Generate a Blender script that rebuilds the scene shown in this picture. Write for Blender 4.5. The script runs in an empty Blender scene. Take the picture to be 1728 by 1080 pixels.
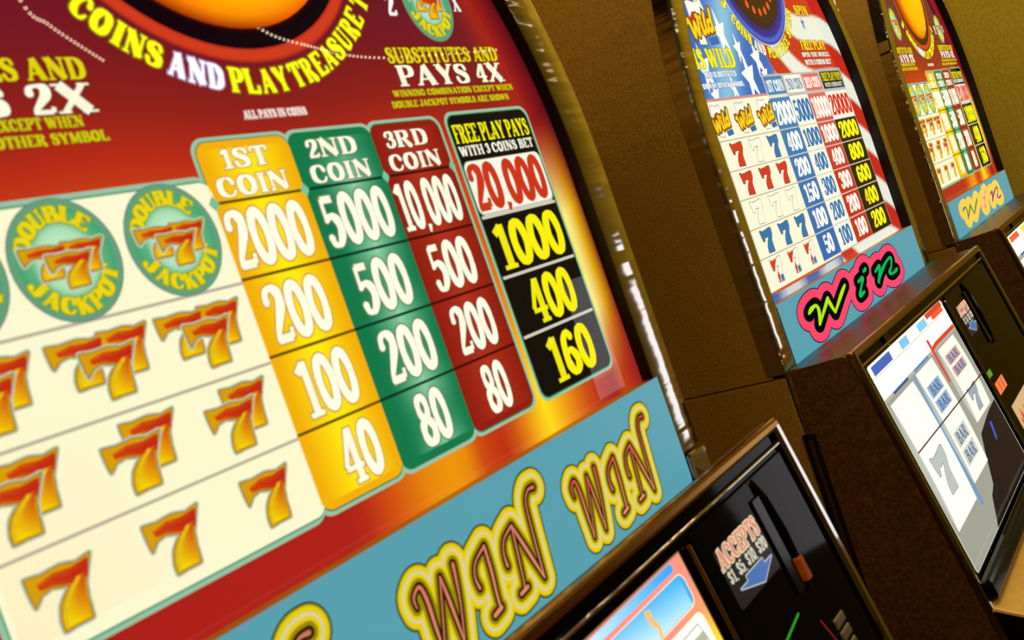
import bpy, bmesh, math, random
from mathutils import Matrix, Vector

random.seed(7)
SC = bpy.context.scene
COL = SC.collection
H = 1.35                      # height of the camera and of the glass datum above the floor


def lin(c):
    out = []
    for v in c[:3]:
        v = v / 255.0
        out.append(v / 12.92 if v <= 0.04045 else ((v + 0.055) / 1.055) ** 2.4)
    return (out[0], out[1], out[2], 1.0)


# ------------------------------------------------------------------ camera
cam_d = bpy.data.cameras.new('camera')
cam = bpy.data.objects.new('camera', cam_d)
COL.objects.link(cam)
right = Vector((0.57983139, -0.74444768, -0.33104864))
up = -Vector((-0.22782582, 0.24196567, -0.94315853))
fwd = Vector((0.78223459, 0.62229435, -0.02930511))
M = Matrix.Identity(4)
for i in range(3):
    M[i][0] = right[i]
    M[i][1] = up[i]
    M[i][2] = -fwd[i]
M[0][3], M[1][3], M[2][3] = 0.0, -0.4, H
cam.matrix_world = M
cam_d.sensor_width = 36.0
cam_d.lens = 1600.0 / 1728.0 * 36.0
cam_d.clip_start = 0.01
cam_d.dof.use_dof = True
cam_d.dof.focus_distance = 1.5
cam_d.dof.aperture_fstop = 15.0
SC.camera = cam

# ------------------------------------------------------------------ colour management, world, room lamps, added lights
SC.view_settings.view_transform = 'Standard'
SC.view_settings.look = 'None'
SC.view_settings.gamma = 1.0
SC.view_settings.exposure = 0.0
SC.view_settings.use_curve_mapping = False

W = bpy.data.worlds.new('world')
SC.world = W
W.use_nodes = True
W.node_tree.nodes['Background'].inputs['Color'].default_value = lin((150, 105, 50))
W.node_tree.nodes['Background'].inputs['Strength'].default_value = 0.10


def area(name, loc, target, size, energy, color, size_y=None):
    d = bpy.data.lights.new(name, 'AREA')
    d.energy = energy
    d.color = lin(color)[:3]
    d.size = size
    if size_y:
        d.shape = 'RECTANGLE'
        d.size_y = size_y
    o = bpy.data.objects.new(name, d)
    o.location = loc
    v = Vector(target) - Vector(loc)
    o.rotation_euler = v.to_track_quat('-Z', 'Y').to_euler()
    COL.objects.link(o)
    return o


# warm ceiling lamps of the hall, above and behind the photographer
for lx, ly, le, tx in ((-0.50, -0.20, 8, 0.9), (0.92, -0.20, 10, 0.6), (1.80, -0.55, 23, 0.7)):
    area('ceiling_lamp_amber', (lx, ly, H + 1.34), (lx + tx, 0.15, H - 0.1), 0.6, le, (255, 224, 146))
area('side_fill_amber', (-0.75, -1.35, H + 0.75), (0.86, 0.10, H - 0.05), 0.5, 16, (255, 224, 146))  # added fill light, brightens the lower cabinet sides
area('rim_reflection_white', (2.57, -1.21, H - 0.34), (0.6, -1.0, H - 0.30), 0.36, 0.90, (250, 248, 255), 0.62)  # added light, there only for the chrome rim to reflect as white


# ------------------------------------------------------------------ materials
def new_mat(name):
    m = bpy.data.materials.new(name)
    m.use_nodes = True
    nt = m.node_tree
    b = nt.nodes['Principled BSDF']
    return m, nt, b


def laminate(name, c1, c2, rough=0.45, scale=420.0, spec=0.3):
    m, nt, b = new_mat(name)
    tc = nt.nodes.new('ShaderNodeTexCoord')
    n = nt.nodes.new('ShaderNodeTexNoise')
    n.inputs['Scale'].default_value = scale
    n.inputs['Detail'].default_value = 3.0
    r = nt.nodes.new('ShaderNodeValToRGB')
    r.color_ramp.elements[0].position = 0.38
    r.color_ramp.elements[1].position = 0.62
    r.color_ramp.elements[0].color = lin(c1)
    r.color_ramp.elements[1].color = lin(c2)
    nt.links.new(tc.outputs['Object'], n.inputs['Vector'])
    nt.links.new(n.outputs['Fac'], r.inputs['Fac'])
    nt.links.new(r.outputs['Color'], b.inputs['Base Color'])
    b.inputs['Roughness'].default_value = rough
    b.inputs['Specular IOR Level'].default_value = spec
    return m


def metal(name, c, rough=0.12, bump=0.0, scale=60.0, stretch=(1, 1, 1)):
    m, nt, b = new_mat(name)
    b.inputs['Base Color'].default_value = lin(c)
    b.inputs['Metallic'].default_value = 1.0
    b.inputs['Roughness'].default_value = rough
    if bump:
        tc = nt.nodes.new('ShaderNodeTexCoord')
        mp = nt.nodes.new('ShaderNodeMapping')
        mp.inputs['Scale'].default_value = stretch
        n = nt.nodes.new('ShaderNodeTexNoise')
        n.inputs['Scale'].default_value = scale
        n.inputs['Detail'].default_value = 2.0
        bp = nt.nodes.new('ShaderNodeBump')
        bp.inputs['Strength'].default_value = bump
        bp.inputs['Distance'].default_value = 0.01
        nt.links.new(tc.outputs['Object'], mp.inputs['Vector'])
        nt.links.new(mp.outputs['Vector'], n.inputs['Vector'])
        nt.links.new(n.outputs['Fac'], bp.inputs['Height'])
        nt.links.new(bp.outputs['Normal'], b.inputs['Normal'])
    return m


def gloss(name, c, rough=0.08, spec=0.5, metallic=0.0):
    m, nt, b = new_mat(name)
    tc = nt.nodes.new('ShaderNodeTexCoord')
    n = nt.nodes.new('ShaderNodeTexNoise')
    n.inputs['Scale'].default_value = 35.0
    mx = nt.nodes.new('ShaderNodeMix')
    mx.data_type = 'RGBA'
    mx.inputs[6].default_value = lin(c)
    mx.inputs[7].default_value = lin([v * 0.8 for v in c])
    nt.links.new(tc.outputs['Object'], n.inputs['Vector'])
    nt.links.new(n.outputs['Fac'], mx.inputs[0])
    nt.links.new(mx.outputs[2], b.inputs['Base Color'])
    b.inputs['Roughness'].default_value = rough
    b.inputs['Specular IOR Level'].default_value = spec
    b.inputs['Metallic'].default_value = metallic
    return m


def backlit(name, strength=1.0, rough=0.015, spec=0.35, diffuse=0.08):
    """printed translucent artwork lit from behind, under a sheet of glass"""
    m, nt, b = new_mat(name)
    a = nt.nodes.new('ShaderNodeAttribute')
    a.attribute_name = 'ink'
    mul = nt.nodes.new('ShaderNodeMix')
    mul.data_type = 'RGBA'
    mul.blend_type = 'MULTIPLY'
    mul.inputs[0].default_value = 1.0
    mul.inputs[7].default_value = (diffuse, diffuse, diffuse, 1)
    nt.links.new(a.outputs['Color'], mul.inputs[6])
    nt.links.new(mul.outputs[2], b.inputs['Base Color'])
    nt.links.new(a.outputs['Color'], b.inputs['Emission Color'])
    b.inputs['Emission Strength'].default_value = strength
    b.inputs['Roughness'].default_value = rough
    b.inputs['Specular IOR Level'].default_value = spec
    return m


def printed(name):
    """opaque print or moulded plastic that takes its colour from the ink attribute, not lit"""
    m, nt, b = new_mat(name)
    a = nt.nodes.new('ShaderNodeAttribute')
    a.attribute_name = 'ink'
    nt.links.new(a.outputs['Color'], b.inputs['Base Color'])
    b.inputs['Roughness'].default_value = 0.25
    return m


M_SIDE = laminate('brown_laminate', (106, 76, 20), (144, 110, 40), rough=0.5, scale=700)
M_BOX = laminate('dark_brown_laminate', (62, 36, 12), (84, 52, 20), rough=0.35, scale=300)
M_CHROME = metal('crinkled_chrome', (225, 222, 215), rough=0.10, bump=0.30, scale=46, stretch=(0.12, 0.12, 1.0))
M_CHROME2 = metal('polished_chrome', (215, 212, 205), rough=0.07, bump=0.05, scale=30)
M_GOLD = metal('antique_gold_metal', (176, 132, 62), rough=0.22)
M_BLACK = gloss('black_gloss', (9, 7, 6), rough=0.12, spec=0.25)
M_BEZEL = gloss('black_bezel', (10, 9, 8), rough=0.4, spec=0.2)
M_GLASSBLACK = gloss('black_glass', (6, 5, 6), rough=0.05, spec=0.08)
M_LEDGE = metal('ledge_reflected_blue', (84, 124, 142), rough=0.42, bump=0.25, scale=40)  # blue of the mirrored sign is put into the base colour
M_ART = backlit('backlit_glass_art', 1.0)
M_SIGN = backlit('backlit_sign', 1.0, rough=0.25, spec=0.15)
M_REEL = backlit('lit_reel_art', 1.15, rough=0.05, spec=0.4)
M_PRINT = printed('moulded_print')


# ------------------------------------------------------------------ object helpers
def link(name, me, parent=None, mat=None):
    o = bpy.data.objects.new(name, me)
    COL.objects.link(o)
    if mat:
        me.materials.append(mat)
    if parent:
        o.parent = parent
    return o


def from_bm(name, bm, mat, parent=None, smooth=False):
    me = bpy.data.meshes.new(name)
    bmesh.ops.recalc_face_normals(bm, faces=bm.faces)
    bm.to_mesh(me)
    bm.free()
    if smooth:
        for p in me.polygons:
            p.use_smooth = True
        me.set_sharp_from_angle(angle=math.radians(24))
    return link(name, me, parent, mat)


def bm_box(bm, x0, x1, y0, y1, z0, z1, bev=0.0, seg=2):
    vs = [bm.verts.new((x, y, z)) for x in (x0, x1) for y in (y0, y1) for z in (z0, z1)]
    idx = [(0, 1, 3, 2), (4, 6, 7, 5), (0, 4, 5, 1), (2, 3, 7, 6), (0, 2, 6, 4), (1, 5, 7, 3)]
    fs = [bm.faces.new([vs[i] for i in f]) for f in idx]
    if bev:
        es = list({e for f in fs for e in f.edges})
        bmesh.ops.bevel(bm, geom=es, offset=bev, segments=seg, affect='EDGES', profile=0.5)


def bm_prism_x(bm, prof, x0, x1, bev=0.0, seg=3):
    """profile in (y,z), extruded along x"""
    a = [bm.verts.new((x0, y, z)) for y, z in prof]
    b = [bm.verts.new((x1, y, z)) for y, z in prof]
    fs = [bm.faces.new(a), bm.faces.new(b[::-1])]
    n = len(prof)
    for i in range(n):
        fs.append(bm.faces.new([a[i], a[(i + 1) % n], b[(i + 1) % n], b[i]]))
    if bev:
        es = list({e for f in fs for e in f.edges})
        bmesh.ops.bevel(bm, geom=es, offset=bev, segments=seg, affect='EDGES', profile=0.5)


def bm_prism_y(bm, prof, y0, y1):
    a = [bm.verts.new((x, y0, z)) for x, z in prof]
    b = [bm.verts.new((x, y1, z)) for x, z in prof]
    bm.faces.new(a)
    bm.faces.new(b[::-1])
    n = len(prof)
    for i in range(n):
        bm.faces.new([a[i], a[(i + 1) % n], b[(i + 1) % n], b[i]])


def bm_tube(bm, pts, r, seg=8):
    rings = []
    n = len(pts)
    pts = [Vector(p) for p in pts]
    for i, p in enumerate(pts):
        t = (pts[min(i + 1, n - 1)] - pts[max(i - 1, 0)]).normalized()
        u = t.cross(Vector((0, 0, 1)))
        if u.length < 1e-3:
            u = t.cross(Vector((1, 0, 0)))
        u.normalize()
        v = t.cross(u)
        rings.append([bm.verts.new(p + (u * math.cos(k * 2 * math.pi / seg) + v * math.sin(k * 2 * math.pi / seg)) * r) for k in range(seg)])
    for a, b in zip(rings, rings[1:]):
        for k in range(seg):
            bm.faces.new([a[k], a[(k + 1) % seg], b[(k + 1) % seg], b[k]])
    bm.faces.new(rings[0][::-1])
    bm.faces.new(rings[-1])


# ------------------------------------------------------------------ flat printed artwork
class Plane:
    """maps art coordinates (x, z, height above the sheet) to the machine's space"""

    def __init__(self, kind='glass', y0=0.0):
        self.kind, self.y0 = kind, y0

    def __call__(self, x, z, h):
        if self.kind == 'glass':
            return (x, self.y0 - h, z + H)
        # tilted door face: z is the (negative) distance below its top edge
        s = -z
        return (x, -0.077 - 0.175 * s - h, -0.162 - s + 0.175 * h + H)


LAYER = 7e-5


class Art:
    def __init__(self, plane=None):
        self.pl = plane or Plane()
        self.v, self.f, self.c = [], [], []

    def poly(self, pts, col, layer):
        b = len(self.v)
        for x, z in pts:
            self.v.append(self.pl(x, z, layer * LAYER))
            self.c.append(lin(col(x, z)) if callable(col) else lin(col))
        self.f.append(tuple(range(b, b + len(pts))))

    def rect(self, x0, x1, z0, z1, col, layer, nx=1, nz=1):
        for i in range(nx):
            for j in range(nz):
                a, b_ = x0 + (x1 - x0) * i / nx, x0 + (x1 - x0) * (i + 1) / nx
                c, d = z0 + (z1 - z0) * j / nz, z0 + (z1 - z0) * (j + 1) / nz
                self.poly([(a, c), (b_, c), (b_, d), (a, d)], col, layer)

    def rrect(self, x0, x1, z0, z1, r, col, layer, corners='1111', seg=6):
        """rounded rectangle; corners = bl br tr tl"""
        pts = []
        for k, (cx, cz, a0) in enumerate(((x0 + r, z0 + r, 180), (x1 - r, z0 + r, 270), (x1 - r, z1 - r, 0), (x0 + r, z1 - r, 90))):
            if corners[k] == '1':
                for i in range(seg + 1):
                    a = math.radians(a0 + 90 * i / seg)
                    pts.append((cx + r * math.cos(a), cz + r * math.sin(a)))
            else:
                pts.append(((x0, z0), (x1, z0), (x1, z1), (x0, z1))[k])
        self.poly(pts, col, layer)

    def ellipse(self, cx, cz, rx, rz, col, layer, n=40, a0=0.0, a1=360.0):
        self.poly([(cx + rx * math.cos(math.radians(a0 + (a1 - a0) * i / n)), cz + rz * math.sin(math.radians(a0 + (a1 - a0) * i / n))) for i in range(n)], col, layer)

    def disc(self, cx, cz, radii, cols, layer, n=64, ax=1.0):
        """concentric rings with blended colours"""
        for (r0, r1), (c0, c1) in zip(zip(radii, radii[1:]), zip(cols, cols[1:])):
            for i in range(n):
                a, b_ = 2 * math.pi * i / n, 2 * math.pi * (i + 1) / n
                p = [(cx + r0 * ax * math.cos(a), cz + r0 * math.sin(a)), (cx + r1 * ax * math.cos(a), cz + r1 * math.sin(a)),
                     (cx + r1 * ax * math.cos(b_), cz + r1 * math.sin(b_)), (cx + r0 * ax * math.cos(b_), cz + r0 * math.sin(b_))]
                base = len(self.v)
                for (x, z), cc in zip(p, (c0, c1, c1, c0)):
                    self.v.append(self.pl(x, z, layer * LAYER))
                    self.c.append(lin(cc))
                self.f.append((base, base + 1, base + 2, base + 3))

    def ribbon(self, left, right, cl, cm, cr, layer):
        """strip between two edges, three colours across, each given as (top, bottom)"""
        n = len(left)
        mid = [((a[0] + b[0]) / 2, (a[1] + b[1]) / 2) for a, b in zip(left, right)]

        def mixc(cc, t):
            return tuple(cc[0][k] * (1 - t) + cc[1][k] * t for k in range(3))
        for A, B, ca, cb in ((left, mid, cl, cm), (mid, right, cm, cr)):
            for i in range(n - 1):
                t0, t1 = i / (n - 1), (i + 1) / (n - 1)
                base = len(self.v)
                for (x, z), cc in ((A[i], mixc(ca, t0)), (B[i], mixc(cb, t0)), (B[i + 1], mixc(cb, t1)), (A[i + 1], mixc(ca, t1))):
                    self.v.append(self.pl(x, z, layer * LAYER))
                    self.c.append(lin(cc))
                self.f.append((base, base + 1, base + 2, base + 3))

    def line(self, pts, w, col, layer, o=0.0, caps=True, closed=False):
        """stroke with one width per point (metres)"""
        n = len(pts)
        ws = w if isinstance(w, (list, tuple)) else [w] * n
        m = n if closed else n - 1
        for i in range(m):
            j = (i + 1) % n
            (x0, z0), (x1, z1) = pts[i], pts[j]
            dx, dz = x1 - x0, z1 - z0
            L = math.hypot(dx, dz)
            if L < 1e-9:
                continue
            if caps == 'butt' and not closed:
                if i == 0:
                    x0, z0 = x0 - dx / L * o, z0 - dz / L * o
                if i == m - 1:
                    x1, z1 = x1 + dx / L * o, z1 + dz / L * o
            nx, nz = -dz / L, dx / L
            a, b_ = ws[i] / 2 + o, ws[j] / 2 + o
            self.poly([(x0 + nx * a, z0 + nz * a), (x0 - nx * a, z0 - nz * a), (x1 - nx * b_, z1 - nz * b_), (x1 + nx * b_, z1 + nz * b_)], col, layer)
        if caps:
            for i in range(n):
                if caps == 'butt' and i in (0, n - 1):
                    continue
                r = ws[i] / 2 + o
                x, z = pts[i]
                k = 28 if r > 0.005 else (12 if r > 0.002 else 6)
                self.poly([(x + r * math.cos(2 * math.pi * q / k), z + r * math.sin(2 * math.pi * q / k)) for q in range(k)], col, layer)

    def build(self, name, mat, parent=None):
        me = bpy.data.meshes.new(name)
        me.from_pydata(self.v, [], self.f)
        at = me.color_attributes.new('ink', 'FLOAT_COLOR', 'POINT')
        for i, c in enumerate(self.c):
            at.data[i].color = c
        me.update()
        return link(name, me, parent, mat)


def smooth(pts, n=5, closed=False, ws=None):
    """Catmull-Rom through the points (and widths)"""
    P = [tuple(p) + ((ws[i] if isinstance(ws, (list, tuple)) else (ws or 0)),) for i, p in enumerate(pts)]
    N = len(P)
    out = []
    rng = N if closed else N - 1
    for i in range(rng):
        if closed:
            a, b, c, d = P[(i - 1) % N], P[i], P[(i + 1) % N], P[(i + 2) % N]
        else:
            a, b, c, d = P[max(i - 1, 0)], P[i], P[i + 1], P[min(i + 2, N - 1)]
        for k in range(n):
            t = k / n
            out.append(tuple(0.5 * ((2 * b[q]) + (-a[q] + c[q]) * t + (2 * a[q] - 5 * b[q] + 4 * c[q] - d[q]) * t * t + (-a[q] + 3 * b[q] - 3 * c[q] + d[q]) * t ** 3) for q in range(3)))
    if not closed:
        out.append(P[-1])
    return [(p[0], p[1]) for p in out], [max(p[2], 0.0005) for p in out]


# ------------------------------------------------------------------ bold serif lettering (strokes in an em one unit high)
T, t_, s_ = 0.18, 0.085, 0.075


def L_(*p, w=T):
    return ('l', list(p), w)


def C_(p, w):
    return ('c', list(p), w)


def serif(x, y, h=0.15):
    return ('l', [(x - h, y), (x + h, y)], s_)


GL = {
    '0': (0.44, [('o', (0.22, 0.5, 0.145, 0.445), (0.145, 0.10))]),
    '1': (0.38, [L_((0.22, 0.97), (0.22, 0.05), w=0.15), L_((0.22, 0.93), (0.06, 0.78), w=0.10), ('l', [(0.06, 0.045), (0.36, 0.045)], 0.09)]),
    '2': (0.44, [C_([(0.07, 0.72), (0.09, 0.88), (0.21, 0.955), (0.33, 0.85), (0.32, 0.64), (0.21, 0.40), (0.11, 0.20), (0.07, 0.06)], [0.13, 0.09, 0.09, 0.15, 0.15, 0.11, 0.08, 0.06]),
                 L_((0.06, 0.075), (0.36, 0.075), w=0.15), L_((0.37, 0.06), (0.385, 0.24), w=0.07)]),
    '3': (0.44, [C_([(0.07, 0.76), (0.1, 0.9), (0.21, 0.955), (0.32, 0.84), (0.30, 0.64), (0.18, 0.54)], [0.12, 0.08, 0.09, 0.14, 0.13, 0.07]),
                 C_([(0.18, 0.54), (0.32, 0.46), (0.35, 0.26), (0.22, 0.05), (0.1, 0.08), (0.07, 0.22)], [0.07, 0.13, 0.15, 0.09, 0.08, 0.12])]),
    '4': (0.46, [L_((0.27, 0.95), (0.05, 0.33), w=0.08), L_((0.03, 0.29), (0.43, 0.29), w=0.09), L_((0.30, 0.97), (0.30, 0.05), w=0.15), ('l', [(0.17, 0.04), (0.42, 0.04)], 0.08)]),
    '5': (0.44, [L_((0.09, 0.91), (0.35, 0.91), w=0.14), L_((0.09, 0.93), (0.08, 0.50), w=0.08),
                 C_([(0.08, 0.52), (0.2, 0.60), (0.33, 0.50), (0.345, 0.27), (0.23, 0.06), (0.1, 0.08), (0.07, 0.2)], [0.07, 0.09, 0.14, 0.15, 0.09, 0.09, 0.13])]),
    '6': (0.44, [C_([(0.33, 0.84), (0.25, 0.95), (0.13, 0.80), (0.09, 0.5), (0.10, 0.24), (0.21, 0.05), (0.34, 0.18), (0.345, 0.38), (0.23, 0.56), (0.12, 0.48)], [0.11, 0.09, 0.12, 0.145, 0.15, 0.09, 0.14, 0.14, 0.09, 0.06])]),
    '7': (0.42, [L_((0.05, 0.91), (0.38, 0.91), w=0.14), L_((0.37, 0.9), (0.24, 0.5), (0.19, 0.04), w=[0.08, 0.13, 0.16])]),
    '8': (0.44, [('o', (0.22, 0.74), None), ]),
    '9': (0.44, []),
    ',': (0.18, [L_((0.09, 0.06), (0.05, -0.1), w=[0.11, 0.05])]),
    '.': (0.18, [L_((0.07, 0.05), (0.1, 0.05), w=0.1)]),
    '$': (0.44, [C_([(0.35, 0.76), (0.22, 0.9), (0.08, 0.74), (0.22, 0.52), (0.36, 0.28), (0.22, 0.09), (0.07, 0.24)], 0.11), L_((0.22, 1.0), (0.22, 0.0), w=0.06)]),
    'A': (0.76, [L_((0.11, 0.04), (0.36, 0.95), w=t_), L_((0.36, 0.97), (0.60, 0.04), w=T), L_((0.2, 0.3), (0.5, 0.3), w=t_), serif(0.1, 0.04, 0.1), serif(0.6, 0.04, 0.13)]),
    'B': (0.66, [L_((0.17, 0.97), (0.17, 0.03)), C_([(0.05, 0.95), (0.38, 0.94), (0.49, 0.75), (0.38, 0.55), (0.17, 0.53)], [t_, t_, 0.17, t_, t_]), C_([(0.17, 0.53), (0.42, 0.49), (0.54, 0.28), (0.42, 0.06), (0.05, 0.05)], [t_, t_, 0.19, t_, t_])]),
    'C': (0.68, [C_([(0.57, 0.68), (0.5, 0.88), (0.36, 0.95), (0.17, 0.78), (0.13, 0.5), (0.17, 0.22), (0.36, 0.05), (0.52, 0.11), (0.59, 0.28)], [0.13, 0.1, 0.08, 0.16, 0.19, 0.16, 0.08, 0.08, 0.06])]),
    'D': (0.72, [L_((0.17, 0.97), (0.17, 0.03)), C_([(0.05, 0.95), (0.38, 0.94), (0.55, 0.75), (0.59, 0.5), (0.55, 0.25), (0.38, 0.06), (0.05, 0.05)], [t_, t_, 0.17, 0.19, 0.17, t_, t_])]),
    'E': (0.62, [L_((0.17, 0.97), (0.17, 0.03)), L_((0.05, 0.95), (0.54, 0.95), (0.55, 0.74), w=t_), L_((0.17, 0.52), (0.42, 0.52), w=t_), L_((0.05, 0.05), (0.55, 0.05), (0.57, 0.28), w=t_)]),
    'F': (0.58, [L_((0.17, 0.97), (0.17, 0.03)), L_((0.05, 0.95), (0.52, 0.95), (0.53, 0.74), w=t_), L_((0.17, 0.52), (0.42, 0.52), w=t_), serif(0.17, 0.04)]),
    'G': (0.74, [C_([(0.57, 0.68), (0.5, 0.88), (0.36, 0.95), (0.17, 0.78), (0.13, 0.5), (0.17, 0.22), (0.36, 0.05), (0.54, 0.12)], [0.13, 0.1, 0.08, 0.16, 0.19, 0.16, 0.08, 0.08]), L_((0.56, 0.4), (0.56, 0.05), w=0.16), serif(0.56, 0.42, 0.14)]),
    'H': (0.78, [L_((0.17, 0.97), (0.17, 0.03)), L_((0.6, 0.97), (0.6, 0.03)), L_((0.17, 0.5), (0.6, 0.5), w=t_), serif(0.17, 0.04), serif(0.17, 0.96), serif(0.6, 0.04), serif(0.6, 0.96)]),
    'I': (0.38, [L_((0.19, 0.97), (0.19, 0.03)), serif(0.19, 0.04), serif(0.19, 0.96)]),
    'J': (0.54, [L_((0.36, 0.97), (0.36, 0.3)), C_([(0.36, 0.32), (0.32, 0.1), (0.18, 0.05), (0.08, 0.2)], [T, 0.12, t_, 0.14]), serif(0.36, 0.96)]),
    'K': (0.76, [L_((0.17, 0.97), (0.17, 0.03)), L_((0.58, 0.95), (0.2, 0.45), w=t_), L_((0.3, 0.58), (0.6, 0.04), w=T), serif(0.17, 0.04), serif(0.17, 0.96), serif(0.6, 0.04), serif(0.57, 0.96, 0.12)]),
    'L': (0.6, [L_((0.17, 0.97), (0.17, 0.03)), L_((0.05, 0.05), (0.53, 0.05), (0.55, 0.32), w=t_), serif(0.17, 0.96)]),
    'M': (0.9, [L_((0.14, 0.97), (0.14, 0.03), w=t_), L_((0.16, 0.97), (0.42, 0.08), w=T), L_((0.42, 0.08), (0.7, 0.97), w=t_), L_((0.73, 0.97), (0.73, 0.03)), serif(0.13, 0.04, 0.1), serif(0.73, 0.04)]),
    'N': (0.78, [L_((0.14, 0.97), (0.14, 0.03), w=t_), L_((0.14, 0.97), (0.62, 0.05), w=T), L_((0.63, 0.97), (0.63, 0.03), w=t_), serif(0.14, 0.04, 0.12), serif(0.63, 0.96, 0.12), serif(0.1, 0.96, 0.08)]),
    'O': (0.72, [('o', (0.36, 0.5, 0.235, 0.45), (0.19, 0.085))]),
    'P': (0.64, [L_((0.17, 0.97), (0.17, 0.03)), C_([(0.05, 0.95), (0.4, 0.94), (0.53, 0.72), (0.4, 0.48), (0.17, 0.46)], [t_, t_, 0.18, t_, t_]), serif(0.17, 0.04)]),
    'R': (0.74, [L_((0.17, 0.97), (0.17, 0.03)), C_([(0.05, 0.95), (0.4, 0.94), (0.52, 0.74), (0.4, 0.52), (0.17, 0.5)], [t_, t_, 0.18, t_, t_]), L_((0.36, 0.52), (0.56, 0.06), (0.68, 0.05), w=[0.12, T, t_]), serif(0.17, 0.04)]),
    'S': (0.58, [C_([(0.47, 0.73), (0.42, 0.9), (0.28, 0.95), (0.13, 0.82), (0.16, 0.65), (0.3, 0.53), (0.44, 0.38), (0.45, 0.18), (0.3, 0.05), (0.15, 0.08), (0.09, 0.27)], [0.1, 0.08, 0.08, 0.14, 0.15, 0.17, 0.16, 0.14, 0.08, 0.08, 0.11])]),
    'T': (0.64, [L_((0.32, 0.97), (0.32, 0.03)), L_((0.06, 0.72), (0.07, 0.95), (0.57, 0.95), (0.58, 0.72), w=t_), serif(0.32, 0.04)]),
    'U': (0.74, [L_((0.17, 0.97), (0.17, 0.3)), C_([(0.17, 0.32), (0.22, 0.1), (0.38, 0.05), (0.54, 0.12), (0.58, 0.32)], [T, 0.14, t_, t_, t_]), L_((0.58, 0.97), (0.58, 0.3), w=t_), serif(0.17, 0.96), serif(0.58, 0.96, 0.12)]),
    'V': (0.72, [L_((0.14, 0.96), (0.37, 0.05), w=T), L_((0.37, 0.05), (0.6, 0.96), w=t_), serif(0.14, 0.96), serif(0.6, 0.96, 0.1)]),
    'W': (1.0, [L_((0.13, 0.96), (0.31, 0.05), w=T), L_((0.31, 0.05), (0.5, 0.9), w=t_), L_((0.48, 0.96), (0.67, 0.05), w=T), L_((0.67, 0.05), (0.87, 0.96), w=t_), serif(0.13, 0.96, 0.12), serif(0.87, 0.96, 0.1)]),
    'X': (0.72, [L_((0.14, 0.96), (0.56, 0.04), w=T), L_((0.56, 0.96), (0.12, 0.04), w=t_), serif(0.14, 0.96, 0.13), serif(0.56, 0.04, 0.14), serif(0.57, 0.96, 0.11), serif(0.12, 0.04, 0.11)]),
    'Y': (0.7, [L_((0.13, 0.96), (0.36, 0.42), w=T), L_((0.58, 0.96), (0.37, 0.42), w=t_), L_((0.36, 0.45), (0.36, 0.03)), serif(0.36, 0.04), serif(0.13, 0.96, 0.12), serif(0.58, 0.96, 0.11)]),
    ' ': (0.28, []),
}
GL['8'] = (0.44, [('o', (0.22, 0.735, 0.115, 0.215), (0.12, 0.09)), ('o', (0.22, 0.27, 0.145, 0.225), (0.145, 0.09))])
GL['9'] = GL['6']


def glyph(art, ch, xf, sx, sz, col, layer, o=0.0, fat=1.0):
    """xf maps em points to art points"""
    for st in GL.get(ch, GL[' '])[1]:
        if st[0] == 'o':
            cx, cy, rx, ry = st[1]
            wa, wb = st[2]
            n = 18
            pts = [(cx + rx * math.cos(2 * math.pi * k / n), cy + ry * math.sin(2 * math.pi * k / n)) for k in range(n)]
            ws = [(wa * abs(math.cos(2 * math.pi * k / n)) ** 0.8 + wb * (1 - abs(math.cos(2 * math.pi * k / n)) ** 0.8)) for k in range(n)]
            closed = True
        elif st[0] == 'c':
            pts, ws = smooth(st[1], 4, False, st[2])
            closed = False
        else:
            pts, closed = st[1], False
            ws = st[2] if isinstance(st[2], (list, tuple)) else [st[2]] * len(pts)
        wr = []
        for i in range(len(pts)):
            a = pts[i - 1] if (i > 0 or closed) else pts[i]
            b = pts[(i + 1) % len(pts)] if (i < len(pts) - 1 or closed) else pts[i]
            dx, dy = (b[0] - a[0]) * sx, (b[1] - a[1]) * sz
            L = math.hypot(dx, dy) or 1
            wr.append(ws[i] * fat * (abs(dy / L) * sx + abs(dx / L) * sz))
        art.line([xf(x, y) for x, y in pts], wr, col, layer, o, caps=('butt' if st[0] == 'l' else True), closed=closed)


def text(art, s, x0, x1, z0, z1, col, layer, halo=None, ho=0.0009, fat=1.0, slant=0.0, shear=0.0):
    adv = sum(GL.get(c, GL[' '])[0] for c in s)
    sx, sz = (x1 - x0) / adv, (z1 - z0)
    for lay, cc, o in (((layer, halo, ho),) if halo else ()) + ((layer + 1, col, 0.0),):
        x = x0
        for c in s:
            glyph(art, c, (lambda ex, ey, x=x: (x + ex * sx + slant * ey * sz, z0 + ey * sz + shear * (x + ex * sx - x0))), sx, sz, cc, lay, o, fat)
            x += GL.get(c, GL[' '])[0] * sx


def arc_letter(art, c, cx, cz, R, ang, h, wd, col, layer, halo=None, ho=0.001, fat=1.15, top=False, ax=1.0):
    """one letter standing on an arc; ang in degrees from straight down (or up when top)"""
    a = math.radians(ang)
    adv = GL[c][0]
    sx = wd / adv
    if top:
        o = (cx + R * math.sin(a), cz + R * math.cos(a))
        ux, uz = (math.cos(a), -math.sin(a)), (math.sin(a), math.cos(a))
    else:
        o = (cx + R * math.sin(a), cz - R * math.cos(a))
        ux, uz = (math.cos(a), math.sin(a)), (-math.sin(a), math.cos(a))

    def xf(ex, ey):
        p, q = (ex - adv / 2) * sx, (ey - 0.5) * h
        return (cx + (o[0] + ux[0] * p + uz[0] * q - cx) * ax, o[1] + ux[1] * p + uz[1] * q)
    if halo:
        glyph(art, c, xf, sx, h, halo, layer, ho, fat)
    glyph(art, c, xf, sx, h, col, layer + 1, 0.0, fat)


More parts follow.
